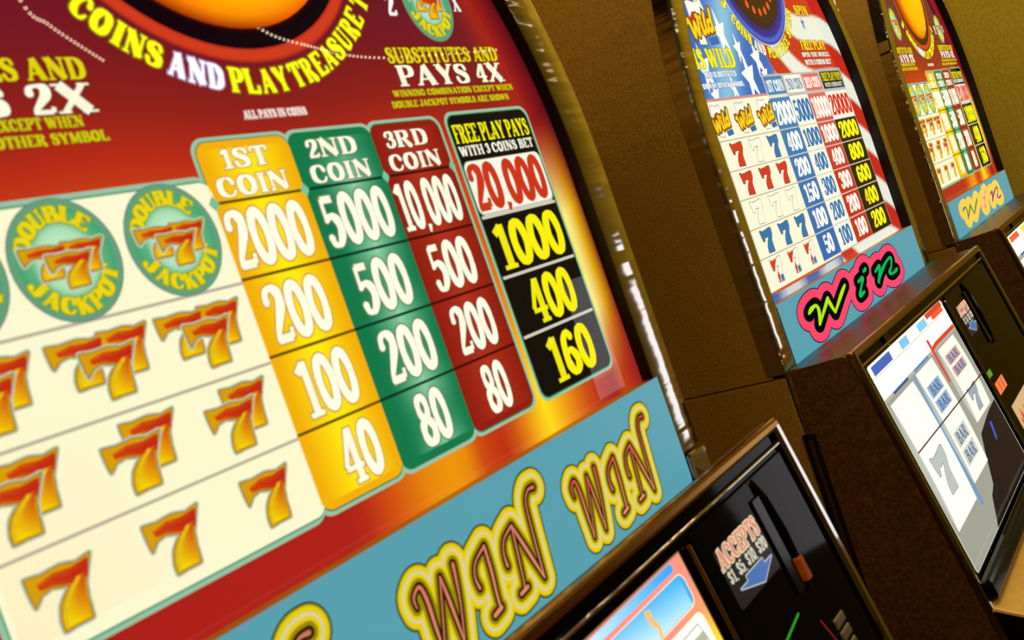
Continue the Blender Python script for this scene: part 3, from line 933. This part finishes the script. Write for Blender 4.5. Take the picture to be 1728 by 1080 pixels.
# ------------------------------------------------------------------ WIN signs
W1 = [('W', [(0.3866, -0.1417), (0.3867, -0.1359), (0.3922, -0.1325), (0.3941, -0.1412), (0.3937, -0.155), (0.3933, -0.1729)], [1.2, 2.0, 2.6, 3.2, 2.8, 1.2]),
      ('W', [(0.3933, -0.1729), (0.4003, -0.153), (0.4068, -0.1344)], [1.2, 1.3, 1.6]),
      ('W', [(0.4068, -0.1344), (0.4076, -0.15), (0.4079, -0.1733)], [1.8, 3.0, 1.2]),
      ('W', [(0.4079, -0.1733), (0.4139, -0.1538), (0.4167, -0.1393), (0.4177, -0.1325)], [1.2, 1.4, 2.6, 3.2]),
      ('I', [(0.4299, -0.1535), (0.4292, -0.1465), (0.4328, -0.1393), (0.4427, -0.1341)], [2.6, 1.6, 1.4, 2.4]),
      ('I', [(0.4427, -0.1341), (0.4419, -0.1477), (0.4399, -0.163), (0.4394, -0.1701)], [2.6, 3.0, 2.4, 2.4]),
      ('I', [(0.4335, -0.1722), (0.4400, -0.1706)], [3.6, 3.8]),
      ('N', [(0.4545, -0.1527), (0.4548, -0.1451), (0.4586, -0.1377), (0.4676, -0.1333)], [2.6, 1.6, 1.4, 2.4]),
      ('N', [(0.4676, -0.1333), (0.4652, -0.1489), (0.4625, -0.1656), (0.461, -0.1707)], [1.8, 1.8, 1.4, 1.4]),
      ('N', [(0.4572, -0.1718), (0.4640, -0.1706)], [3.2, 3.4]),
      ('N', [(0.4676, -0.1333), (0.4735, -0.1533), (0.4792, -0.1728)], [2.4, 3.6, 1.6]),
      ('N', [(0.4792, -0.1728), (0.4805, -0.1598), (0.4827, -0.1399), (0.4849, -0.1264), (0.4897, -0.1205), (0.4951, -0.1205)], [1.4, 1.7, 1.7, 1.5, 1.8, 3.2])]


def win_caps(parent, dx, k, red):
    """swash capitals with nested outlines; dx shifts, k scales about the first letter"""
    a = Art(Plane('glass', -0.0140))
    fx = lambda p: (0.3866 + (p[0] - 0.3866) * k + dx, p[1])
    strokes = []
    for _, pts, ws in W1:
        strokes.append(smooth([fx(p) for p in pts], 5, False, [w * 0.001 * k for w in ws]))
    for lay, o, col in ((1, 0.0104 * k, (34, 34, 8)), (2, 0.0096 * k, (178, 160, 14)), (3, 0.0088 * k, (222, 200, 22)), (4, 0.0066 * k, (214, 202, 156)), (5, 0.0051 * k, (220, 200, 24)), (6, 0.0033 * k, (150, 136, 12)), (7, 0.0016 * k, (58, 22, 8))):
        for pts, ws in strokes:
            a.line(pts, [w * 0.7 for w in ws], col, lay, o)
    for pts, ws in strokes:
        z1 = -0.120
        col = (lambda x, z: mix((214, 140, 106), red, (z + 0.16) / 0.04))
        a.line(pts, [w * 0.9 for w in ws], (120, 58, 34), 8)
        a.line([(x - 0.0002, z) for x, z in pts], [w * 0.62 for w in ws], col, 9)
    a.build('win_lettering', M_SIGN, parent)


WS = [('w', [(0.0711, -0.126), (0.0806, -0.1235), (0.0967, -0.123), (0.099, -0.1307), (0.0894, -0.1426)]), ('w', [(0.0894, -0.1426), (0.1348, -0.1237)]),
      ('w', [(0.1348, -0.1237), (0.1371, -0.1304), (0.1434, -0.1415)]), ('w', [(0.1434, -0.1415), (0.1802, -0.1275), (0.1992, -0.1212)]),
      ('i', [(0.2450, -0.1271), (0.2643, -0.1261), (0.2498, -0.1344), (0.2368, -0.1424), (0.2556, -0.1415)]), ('i', [(0.2739, -0.1199), (0.2838, -0.1185)]),
      ('n', [(0.3158, -0.1283), (0.3384, -0.1252), (0.3278, -0.1333), (0.317, -0.1416)]), ('n', [(0.317, -0.1416), (0.3409, -0.1324), (0.3780, -0.1240), (0.3937, -0.1249), (0.385, -0.1338), (0.3695, -0.1399), (0.3831, -0.1435), (0.4027, -0.1419)])]


def win_script(parent, outlines, colours, w, dx=0.0, kx=1.75):
    a = Art(Plane('glass', -0.0140))
    base = a.pl
    a.pl = lambda x, z, h: base(x * kx, z, h)
    for lay, (o, col) in enumerate(outlines):
        for ch, pts in WS:
            p, ws = smooth([((x + dx) / kx, z) for x, z in pts], 6, False, [w] * len(pts))
            a.line(p, ws, col, lay + 1, o)
    for ch, pts in WS:
        p, ws = smooth([((x + dx) / kx, z) for x, z in pts], 6, False, [w * (0.8 + 0.5 * (i % 2)) for i in range(len(pts))])
        a.line(p, ws, colours[ch], len(outlines) + 2)
    a.build('win_lettering', M_SIGN, parent)


# ------------------------------------------------------------------ cabinet
def path(n, z0, seg=40):
    """outline of the arch, n metres outside the opening: list of (x, z)"""
    c, r = Wg / 2, Wg / 2 + n
    pts = [(-n, z0), (-n, (z0 + ZA) / 2), (-n, ZA)]
    for i in range(1, seg):
        a = math.pi * (1 - i / seg)
        pts.append((c + r * math.cos(a), ZA + (RZ + n) * math.sin(a)))
    pts += [(Wg + n, ZA), (Wg + n, (z0 + ZA) / 2), (Wg + n, z0)]
    return pts


def sweep_arch(name, prof, z0, mat, parent, smooth_=True, closed=True):
    bm = bmesh.new()
    rows = []
    for n, y in prof:
        rows.append([bm.verts.new((x, y, z + H)) for x, z in path(n, z0)])
    m = len(rows)
    for i in range(m if closed else m - 1):
        A, B = rows[i], rows[(i + 1) % m]
        for k in range(len(A) - 1):
            bm.faces.new([A[k], A[k + 1], B[k + 1], B[k]])
    if closed:
        bm.faces.new([r[0] for r in rows])
        bm.faces.new([r[-1] for r in rows][::-1])
    return from_bm(name, bm, mat, parent, smooth_)


def face_box(bm, u0, u1, w0, w1, h0, h1, bev=0.0):
    """box lying on the tilted door face: u across, w down the face, h out of it"""
    P = Plane('door')
    b2 = bmesh.new()
    bm_box(b2, u0, u1, h0, h1, w0, w1, bev)
    vmap = {}
    for v in b2.verts:
        vmap[v.index if v.index >= 0 else id(v)] = v
    b2.verts.index_update()
    nv = [bm.verts.new(P(v.co.x, -v.co.z, v.co.y)) for v in b2.verts]
    for f in b2.faces:
        bm.faces.new([nv[v.index] for v in f.verts])
    b2.free()


def frect(art, u0, u1, w0, w1, col, layer, nx=1, nz=1):
    art.rect(u0, u1, -w1, -w0, col, layer, nx, nz)


def bill_label(parent, u, w, k):
    a = Art(Plane('door'))
    a.pl.y0 = 0
    lw = 0.065 * k
    base = a.pl
    a.pl = lambda x, z, h: base(x, z, h + 0.0026)
    a.rrect(u, u + lw, -(w + 0.040), -w, 0.003, (40, 34, 30), 1)
    text(a, 'ACCEPTS', u + 0.001, u + lw - 0.001, -(w + 0.0135), -(w + 0.001), (240, 150, 110), 3, (250, 226, 196), 0.0011 * k, 1.0)
    text(a, '$1, $5, $10, $20', u + 0.003, u + lw - 0.001, -(w + 0.0240), -(w + 0.0155), (224, 220, 196), 3, None, 0, 1.2)
    ar = [(u + 0.010 * k, -(w + 0.0300)), (u + 0.040 * k, -(w + 0.0385)), (u + 0.062 * k, -(w + 0.0300)), (u + 0.050 * k, -(w + 0.0300)), (u + 0.050 * k, -(w + 0.0265)), (u + 0.022 * k, -(w + 0.0265)), (u + 0.022 * k, -(w + 0.0300))]
    a.line(ar, 0.0018, (196, 204, 206), 3, closed=True)
    a.poly(ar, (84, 124, 196), 4)
    return a.build('bill_label', M_PRINT if False else M_SIGN_DIM, parent)


M_SIGN_DIM = backlit('lit_label', 0.8, rough=0.2, spec=0.2)


def door_art_sky(parent, u1):
    a = Art(Plane('door'))
    off = 0.0006
    b = a.pl
    a.pl = lambda x, z, h: b(x, z, h + off)
    frame = lambda x, z: ramp([(0.02, (246, 142, 128)), (0.055, (250, 150, 110)), (0.07, (252, 196, 60)), (0.085, (254, 236, 40)), (0.2, (250, 220, 60))], -z + 0.0 * x)
    frame2 = lambda x, z: mix((246, 142, 128), frame(x, z), (x - (u1 - 0.03)) / 0.012)
    a.rect(0.0, u1, -0.225, -0.0215, frame2, 1, 40, 24)
    sky1 = lambda x, z: mix((60, 160, 246), (196, 234, 254), (u1 - 0.02 - x) / 0.09)
    sky2 = lambda x, z: mix((56, 166, 250), (214, 240, 252), ((-z - 0.030) / 0.020) * 0.75 + (u1 - x) / 0.22 - 0.1)
    a.rrect(0.05, u1 - 0.0125, -0.0285, -0.0232, 0.002, sky1, 2)
    a.rect(0.06, u1 - 0.016, -0.0283, -0.0234, sky1, 3, 20, 1)
    a.rrect(0.07, u1 - 0.0065, -0.0522, -0.0312, 0.006, (252, 228, 170), 2)
    a.rrect(0.07, u1 - 0.0075, -0.0512, -0.0318, 0.0055, (70, 166, 246), 3)
    a.rect(0.078, u1 - 0.0115, -0.0508, -0.0322, sky2, 4, 20, 8)
    pts, ws = smooth([(u1 - 0.053, -0.0340), (u1 - 0.054, -0.0400), (u1 - 0.050, -0.0450), (u1 - 0.052, -0.0512)], 5, False, [0.006, 0.005, 0.0035, 0.003])
    a.line(pts, ws, (240, 186, 96), 5, caps=False)
    a.rrect(0.02, u1 - 0.0065, -0.222, -0.0560, 0.006, (254, 250, 214), 2)
    a.rrect(0.022, u1 - 0.0085, -0.220, -0.0575, 0.006, (255, 253, 240), 3)
    a.poly([(u1 - 0.055, -0.066), (u1 - 0.014, -0.066), (u1 - 0.012, -0.10), (u1 - 0.05, -0.12)], (176, 180, 158), 4)
    a.line([(u1 - 0.07, -0.0615), (u1 - 0.016, -0.0610), (u1 - 0.012, -0.075), (u1 - 0.011, -0.2)], 0.0008, (150, 150, 130), 5)
    a.line([(0.0005, -0.0218), (u1 - 0.0005, -0.0218), (u1 - 0.0005, -0.2245)], 0.001, (150, 110, 60), 5)
    return a.build('reel_display', M_REEL, parent)


def reel(parent, u0, u1, w0, w1, symbols, tint):
    """one reel strip: a curved drum face behind the window"""
    P = Plane('door')
    a = Art()
    n = 16
    wc = (w0 + w1) / 2
    hw = (w1 - w0) / 2
    for i in range(n):
        q0, q1 = -1 + 2 * i / n, -1 + 2 * (i + 1) / n
        b = len(a.v)
        for u, q in ((u0, q0), (u1, q0), (u1, q1), (u0, q1)):
            a.v.append(P(u, -(wc + hw * q), 0.0030 - 0.002 * q * q))
            a.c.append(lin(tint))
        a.f.append((b, b + 1, b + 2, b + 3))
    for (sw, sh, col, kind) in symbols:
        b = Art(P)
        b.pl = lambda x, z, h: P(x, z, 0.0032 - 0.002 * ((-z - wc) / hw) ** 2 + h)
        x0, x1 = u0 + 0.006, u1 - 0.014
        if kind == 'bar':
            for j in range(2):
                z1 = -(sw + j * sh * 0.55)
                b.rect(x0, x1, z1 - sh * 0.45, z1, col, 1)
                text(b, 'BAR', x0 + 0.006, x1 - 0.006, z1 - sh * 0.40, z1 - sh * 0.05, (70, 96, 140), 3)
        else:
            block7(b, x0 + 0.008, -(sw + sh), x1 - x0 - 0.016, sh, 1, col)
        base = len(a.v)
        a.v += b.v
        a.c += b.c
        a.f += [tuple(i + base for i in f) for f in b.f]
    return a.build('reel', M_REEL, parent)


def door_art_flag(parent, u0, u1, accent, blocks):
    a = Art(Plane('door'))
    b = a.pl
    a.pl = lambda x, z, h: b(x, z, h + 0.0006)
    wht = (252, 252, 240)
    a.rrect(u0, u1, -0.229, -0.0180, 0.004, (236, 236, 206), 1)
    a.rect(u0 + 0.002, u1 - 0.003, -0.0305, -0.0192, wht, 2)
    for f0, f1, col in blocks:
        a.rect(u0 + (u1 - u0) * f0, u0 + (u1 - u0) * f1, -0.0298, -0.0205, col, 3)
    a.rect(u0, u1, -0.0322, -0.0305, (216, 216, 196), 3)
    a.rect(u0 + 0.002, u1 - 0.003, -0.0525, -0.0322, wht, 2)
    a.rect(u0, u1, -0.0560, -0.0525, (170, 170, 156), 3)
    a.rect(u0 + 0.03, u0 + 0.085, -0.0556, -0.0530, (50, 76, 150), 4)
    a.rect(u0 + 0.11, u0 + 0.17, -0.0556, -0.0530, (70, 130, 190), 4)
    low = (150, 152, 140)  # flat grey imitating a reflection in the lower glass
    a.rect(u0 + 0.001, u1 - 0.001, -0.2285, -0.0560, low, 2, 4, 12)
    # dark sweep at lower right, cutting the edge of the painted reflection
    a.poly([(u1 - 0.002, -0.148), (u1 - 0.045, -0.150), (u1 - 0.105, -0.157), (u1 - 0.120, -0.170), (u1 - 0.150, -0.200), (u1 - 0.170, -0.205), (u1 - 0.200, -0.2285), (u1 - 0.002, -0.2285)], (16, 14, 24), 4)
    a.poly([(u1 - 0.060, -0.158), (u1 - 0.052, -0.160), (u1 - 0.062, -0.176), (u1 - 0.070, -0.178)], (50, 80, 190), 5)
    x = u0 + 0.192
    a.line([(x, -0.041), (x + 0.001, -0.060), (x + 0.0015, -0.092)], [0.008, 0.008, 0.006], accent, 5, caps=False)
    a.line([(x, -0.0530), (x + 0.02, -0.0510), (u1 - 0.004, -0.0515)], 0.0045, accent, 5)
    a.line([(u0 + 0.225, -0.0215), (u1 - 0.006, -0.0210)], 0.006, accent, 5, caps=False)
    a.line([(u0 + 0.102, -0.056), (u0 + 0.102, -0.13), (u0 + 0.100, -0.20)], [0.006, 0.008, 0.010], (104, 146, 186), 5, caps=False)
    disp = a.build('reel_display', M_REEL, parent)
    reel(disp, u0 + 0.008, u0 + 0.092, 0.060, 0.190, ((0.122, 0.042, (176, 184, 182), 'seven'),), (248, 248, 232))
    reel(disp, u0 + 0.108, u0 + 0.178, 0.058, 0.180, ((0.075, 0.030, (140, 172, 196), 'bar'), (0.128, 0.036, (196, 198, 186), 'bar')), (236, 240, 228))
    reel(disp, u0 + 0.208, u0 + 0.284, 0.058, 0.146, ((0.068, 0.026, (200, 160, 150), 'bar'), (0.112, 0.028, (150, 160, 170), 'seven')), (238, 240, 222))
    p = Art(Plane('door'))
    pb = p.pl
    p.pl = lambda x, z, h: pb(x, z, h + 0.0046)
    p.line([(u0 + 0.002, -0.1085), (u1 - 0.002, -0.1140)], 0.0016, (90, 30, 26), 1, caps=False)
    p.build('pay_line', M_PRINT, disp)
    return disp


def make_machine(x_origin, label, kind):
    root = bpy.data.objects.new('slot_machine', None)
    COL.objects.link(root)
    root.location = (x_origin, 0.0, 0.0)
    root['label'] = label
    root['category'] = 'slot machine'
    root['group'] = 'slot machines standing in a row'
    first = kind == 'near'
    ztop = -0.199 if first else -0.163        # where the ledge meets the sign
    # cabinet ---------------------------------------------------------------
    bm = bmesh.new()
    bm_prism_y(bm, [(x, z + H) for x, z in path(0.0285, -0.1670)], 0.0022, 0.62)
    from_bm('top_box', bm, M_SIDE, root)
    bm = bmesh.new()
    bm_box(bm, -0.0285, Wg + 0.0285, -0.0110, 0.62, 0.09, H - 0.1686, 0.002)
    from_bm('cabinet', bm, M_SIDE, root)
    bm = bmesh.new()
    bm_box(bm, -0.04, Wg + 0.04, -0.03, 0.60, 0.0, 0.09, 0.004)
    from_bm('plinth', bm, M_BLACK, root)
    # rim --------------------------------------------------------------------
    sweep_arch('inner_bezel', [(0.0003, -0.0130), (0.0003, 0.0012), (0.0040, 0.0012), (0.0040, -0.0130)], -0.1046, M_BEZEL, root, False)
    ni = -0.0055 if first else 0.0014
    trim = sweep_arch('chrome_trim', [(ni, -0.0131), (ni + 0.0004, -0.0134), (ni + 0.0014, -0.0136), (0.015, -0.0137), (0.0272, -0.0136), (0.0288, -0.0130), (0.0300, -0.0105), (0.0300, 0.006), (0.0287, 0.006), (0.0287, -0.0122)], -0.1640, M_CHROME, root)
    for xa, xb in ((-0.0300, -0.0014), (Wg + 0.0014, Wg + 0.0300)):
        bm = bmesh.new()
        bm_box(bm, xa, xb, -0.0175, -0.0112, H - 0.215, H - 0.1665, 0.0022)
        from_bm('trim_foot', bm, M_CHROME2, trim)
    bm = bmesh.new()
    bm_box(bm, 0.0004, Wg - 0.0004, -0.0132, 0.0, H - 0.1035, H - 0.1012, 0.0006)
    from_bm('sill', bm, gloss('sill_bronze', (176, 128, 52), 0.4, 0.3), root)
    # sign -------------------------------------------------------------------
    zb = -0.1945 if first else -0.1655
    blue = lambda x, z: mix((88, 158, 174), (82, 154, 172), z * 8)
    a = Art(Plane('glass', -0.0138))
    if first:
        a.rrect(0.0, Wg, zb, -0.1006, 0.013, blue, 0, '1100')
    else:
        a.rect(0.0, Wg, zb, -0.1006, blue, 0)
    sign = a.build('sign_panel', M_SIGN, root)
    bm = bmesh.new()
    bm_box(bm, 0.0, Wg, -0.0134, -0.0126, zb + H, H - 0.1038)
    from_bm('sign_backing', bm, M_BLACK, sign)
    # door cabinet -------------------------------------------------------------
    prof = [(-0.0150, ztop), (-0.0700, -0.1600), (-0.0770, -0.1640), (-0.1302, -0.4660), (-0.0115, -0.4660), (-0.0115, ztop)]
    bm = bmesh.new()
    bm_prism_x(bm, [(y, z + H) for y, z in prof], -0.0285, 0.568)
    door = from_bm('reel_door', bm, M_BOX, root)
    P = Plane('door')
    if not first:
        bm = bmesh.new()
        bm_box(bm, -0.0260, 0.5655, -0.0700, -0.0150, H - 0.1632, H - 0.1622)
        from_bm('ledge', bm, M_LEDGE, door)
    bm = bmesh.new()
    face_box(bm, -0.0270, 0.5665, 0.0005, 0.300, 0.0001, 0.0004)
    from_bm('door_face', bm, M_GLASSBLACK, door)
    # chrome edges of the door
    for u0, u1, w0, w1, nm, mt in ((-0.0290, -0.0200, -0.001, 0.305, 'edge_trim', M_CHROME2), (0.5590, 0.5690, -0.001, 0.305, 'edge_trim', M_CHROME2), (-0.0290, 0.5690, -0.004, 0.0045, 'edge_trim', M_GOLD)):
        bm = bmesh.new()
        face_box(bm, u0, u1, w0, w1, -0.003, 0.0055, 0.0026)
        from_bm(nm, bm, mt, door)
    bm = bmesh.new()
    face_box(bm, -0.0195, 0.5580, 0.0120, 0.0150, 0.0, 0.0035, 0.0012)
    from_bm('inner_rail', bm, M_CHROME2, door)
    u_d = 0.3805 if first else 0.300
    if first:
        door_art_sky(door, u_d)
    else:
        accent = (206, 62, 40) if kind == 'flag' else (226, 96, 70)
        blocks = ((0.03, 0.24, (64, 96, 176)), (0.36, 0.46, (120, 190, 224)), (0.60, 0.72, (130, 196, 230)), (0.80, 0.97, (226, 84, 60))) if kind == 'flag' else ((0.05, 0.3, (222, 90, 70)), (0.4, 0.6, (250, 214, 70)), (0.7, 0.9, (222, 90, 70)))
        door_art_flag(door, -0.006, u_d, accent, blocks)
    # divider and bill acceptor
    bm = bmesh.new()
    face_box(bm, u_d + 0.0080, u_d + 0.0118, 0.022, 0.235, 0.0, 0.004, 0.0014)
    from_bm('divider_rail', bm, M_GOLD if first else M_CHROME2, door)
    bm = bmesh.new()
    ua = u_d + 0.016
    face_box(bm, ua, 0.552, 0.018, 0.235, 0.0003, 0.0024, 0.0008)
    acc = from_bm('bill_acceptor', bm, M_GLASSBLACK, door)
    k = 1.0 if first else 0.80
    ul, wl = (0.4100, 0.0365) if first else (0.3330, 0.0375)
    bill_label(acc, ul, wl, k)
    ub = ul + 0.065 * k + 0.022
    bm = bmesh.new()
    pts = [P(ub - 0.004, -0.020, 0.002), P(ub, -0.035, 0.0040), P(ub + 0.002, -0.060, 0.0045), P(ub + 0.001, -0.090, 0.0040), P(ub + 0.0, -0.104, 0.002)]
    bm_tube(bm, pts, 0.0028, 10)
    from_bm('acceptor_bezel', bm, M_BLACK, acc, True)
    bm = bmesh.new()
    face_box(bm, ub - 0.018, ub - 0.005, 0.030, 0.100, 0.002, 0.0042, 0.0009)
    from_bm('acceptor_bezel', bm, M_BLACK, acc)
    a = Art(Plane('door'))
    b0 = a.pl
    a.pl = lambda x, z, h: b0(x, z, h + 0.0026)
    if first:
        a.line([(0.428, -0.1140), (0.468, -0.1075)], 0.0020, (44, 150, 30), 1)
        a.build('status_lamp', M_SIGN, acc)
        a = Art(Plane('door'))
        a.pl = lambda x, z, h: b0(x, z, h + 0.0026)
        a.line([(0.490, -0.124), (0.498, -0.145)], 0.0012, (150, 30, 20), 1)
    else:
        frect(a, 0.322, 0.368, 0.1370, 0.1520, (250, 128, 72), 1)
        frect(a, 0.335, 0.340, 0.1385, 0.1505, (210, 84, 40), 2)
        frect(a, 0.352, 0.356, 0.1385, 0.1505, (210, 84, 40), 2)
        a.build('status_lamp', M_SIGN, acc)
        a = Art(Plane('door'))
        a.pl = lambda x, z, h: b0(x, z, h + 0.0026)
        frect(a, 0.315, 0.335, 0.120, 0.128, (96, 150, 40), 1)
    a.build('status_lamp', M_SIGN, acc)
    if not first:
        a = Art(Plane('door'))
        b1 = a.pl
        a.pl = lambda x, z, h: b1(x, z, h + 0.0026)
        a.rrect(0.338, 0.440, -0.226, -0.172, 0.002, (236, 196, 140), 1)
        for q in range(4):
            fx = 0.352 + q * 0.022
            a.poly([(fx, -0.220), (fx + 0.012, -0.222), (fx + 0.020, -0.200), (fx + 0.010, -0.182), (fx + 0.004, -0.196), (fx - 0.004, -0.190)], (226, 92, 36), 2)
        a.build('flame_sticker', M_SIGN_DIM, acc)
    else:
        bm = bmesh.new()
        face_box(bm, ub - 0.003, ub + 0.004, 0.080, 0.097, 0.002, 0.0078, 0.001)
        from_bm('acceptor_lamp', bm, laminate('amber_plastic', (150, 70, 24), (170, 86, 32), 0.3), acc)
        bm = bmesh.new()
        for q in range(3):
            face_box(bm, 0.503 + q * 0.0005, 0.521, 0.131 + q * 0.0095, 0.1385 + q * 0.0095, 0.0024, 0.0045, 0.0012)
        from_bm('bill_slot', bm, metal('brushed_nickel', (190, 180, 150), 0.35), acc)
    # lock on the top rail
    bm = bmesh.new()
    pts = [P(0.0768, -0.0085, 0.0), P(0.0768, -0.0085, 0.003)]
    bm_tube(bm, pts, 0.0085, 20)
    from_bm('door_lock', bm, M_BLACK, door)
    # lower bar and button deck
    bm = bmesh.new()
    face_box(bm, -0.0195, 0.558, 0.2320, 0.2520, 0.0, 0.012, 0.004)
    from_bm('lower_bar', bm, M_BLACK, door)
    prof = [(-0.121, -0.4150), (-0.175, -0.4320), (-0.215, -0.4560), (-0.222, -0.4900), (-0.120, -0.4900)]
    bm = bmesh.new()
    bm_prism_x(bm, [(y, z + H) for y, z in prof], -0.0260, 0.5650, 0.002)
    deck = from_bm('button_deck', bm, M_BLACK, root)
    bm = bmesh.new()
    bm_prism_x(bm, [(y, z + H) for y, z in [(-0.1235, -0.4140), (-0.1560, -0.4243), (-0.1560, -0.4300), (-0.1235, -0.4200)]], -0.0258, 0.5648, 0.0012)
    from_bm('deck_strip', bm, gloss('deck_beige', (226, 184, 112), 0.25), deck)
    for i in range(5):
        bm = bmesh.new()
        x0 = 0.030 + i * 0.105
        vs = [(-0.178, -0.4335), (-0.212, -0.4540), (-0.2155, -0.4480), (-0.1815, -0.4275)]
        bm_prism_x(bm, [(y, z + H) for y, z in vs], x0, x0 + 0.055, 0.0015)
        from_bm('play_button', bm, gloss('button_white', (220, 216, 206), 0.2), deck)
    # hinge along the left side of the door
    bm = bmesh.new()
    bm_box(bm, -0.0330, -0.0284, -0.0215, -0.0090, H - 0.62, H - 0.226, 0.0015)
    hinge = from_bm('hinge', bm, M_BEZEL, root)
    bm = bmesh.new()
    bm_tube(bm, [(-0.0335, -0.0165, H - 0.615), (-0.0335, -0.0165, H - 0.232)], 0.0026, 10)
    from_bm('hinge_pin', bm, metal('dark_steel', (120, 100, 80), 0.3), hinge, True)
    # artwork ---------------------------------------------------------------------
    if kind == 'flag':
        pay_table_flag(root)
        win_script(sign, ((0.0170, (18, 12, 50)), (0.0158, (244, 70, 104)), (0.0068, (14, 8, 30)), (0.0060, (4, 12, 8))), {'w': (176, 220, 20), 'i': (20, 176, 80), 'n': (14, 170, 84)}, 0.0042)
    else:
        pay_table_flame(root)
        if first:
            win_caps(sign, 0.0, 1.0, (214, 60, 62))
            win_caps(sign, -0.1568, 1.115, (206, 110, 96))
            win_caps(sign, -0.3560, 1.22, (196, 120, 92))
        else:
            win_script(sign, ((0.0136, (226, 188, 74)),), {'w': (60, 130, 60), 'i': (206, 120, 180), 'n': (120, 50, 130)}, 0.0036, 0.012)
    return root


make_machine(0.098, 'nearest slot machine with dark red flame pay table and three yellow WIN words', 'near')
make_machine(0.890, 'middle slot machine with red white and blue pay table and pink win sign', 'flag')
make_machine(1.658, 'farthest slot machine with red flame pay table and small yellow win sign', 'far')


# ------------------------------------------------------------------ strings of tiny bulbs over the aisle, mirrored in the glass
def string_light(label, pts):
    p3 = [Vector(p) for p in pts]
    path_ = []
    for i in range(len(p3) - 1):
        a, b, c, d = p3[max(i - 1, 0)], p3[i], p3[i + 1], p3[min(i + 2, len(p3) - 1)]
        for k in range(40):
            t = k / 40
            path_.append(0.5 * (2 * b + (c - a) * t + (2 * a - 5 * b + 4 * c - d) * t * t + (3 * b - a - 3 * c + d) * t ** 3))
    bm = bmesh.new()
    bm_tube(bm, path_[::8] + [p3[-1]], 0.0012, 5)
    o = from_bm('string_light', bm, M_BLACK)
    o['label'] = label
    o['category'] = 'string light'
    o['group'] = 'bulb strings over the aisle'
    m, nt, b = new_mat('warm_bulb')
    b.inputs['Base Color'].default_value = (0.8, 0.7, 0.5, 1)
    b.inputs['Emission Color'].default_value = lin((255, 226, 190))
    b.inputs['Emission Strength'].default_value = 15.0
    bm = bmesh.new()
    acc = 0.0
    for q, r in zip(path_, path_[1:]):
        acc += (r - q).length
        if acc > 0.016:
            acc = 0.0
            bmesh.ops.create_icosphere(bm, subdivisions=1, radius=0.0045, matrix=Matrix.Translation(r))
    k = from_bm('bulbs', bm, m, o)
    k['kind'] = 'stuff'
    return o


string_light('string of tiny warm bulbs mirrored across the wheel and right side of the nearest glass',
             [(1.02, -0.80, H + 1.39), (1.20, -1.00, H + 0.85), (1.45, -1.17, H + 0.75), (1.73, -1.30, H + 0.75), (2.07, -1.38, H + 0.75), (2.57, -1.33, H + 0.75), (2.615, -1.32, H + 0.76)])
string_light('string of tiny warm bulbs mirrored at the upper left of the nearest glass',
             [(0.60, -0.70, H + 1.39), (0.80, -0.98, H + 0.90), (0.91, -1.11, H + 0.75), (1.00, -1.20, H + 0.75), (1.08, -1.27, H + 0.75), (1.20, -1.37, H + 0.75)])


# ------------------------------------------------------------------ the room
def structure(name, bm, mat):
    o = from_bm(name, bm, mat)
    o['kind'] = 'structure'
    return o


M_WALL = laminate('olive_wall_paint', (146, 128, 40), (162, 144, 54), rough=0.8, scale=160, spec=0.1)
M_FLOOR = laminate('patterned_carpet', (96, 30, 22), (150, 96, 30), rough=0.95, scale=24, spec=0.05)
M_CEIL = laminate('dark_ceiling_paint', (46, 34, 22), (56, 42, 26), rough=0.9, scale=60, spec=0.1)
bm = bmesh.new()
bm_box(bm, 2.62, 2.72, -4.0, 0.80, 0.0, H + 1.4)
structure('wall_right', bm, M_WALL)
bm = bmesh.new()
bm_box(bm, -2.5, 2.62, 0.70, 0.80, 0.0, H + 1.4)
structure('wall_back', bm, laminate('brown_wall_panel', (104, 70, 18), (128, 90, 28), 0.7, 160, 0.1))
bm = bmesh.new()
bm_box(bm, -2.5, 2.72, -4.0, 0.80, -0.1, 0.0)
structure('floor', bm, M_FLOOR)
bm = bmesh.new()
bm_box(bm, -2.5, 2.72, -4.0, 0.80, H + 1.4, H + 1.5)
structure('ceiling', bm, M_CEIL)
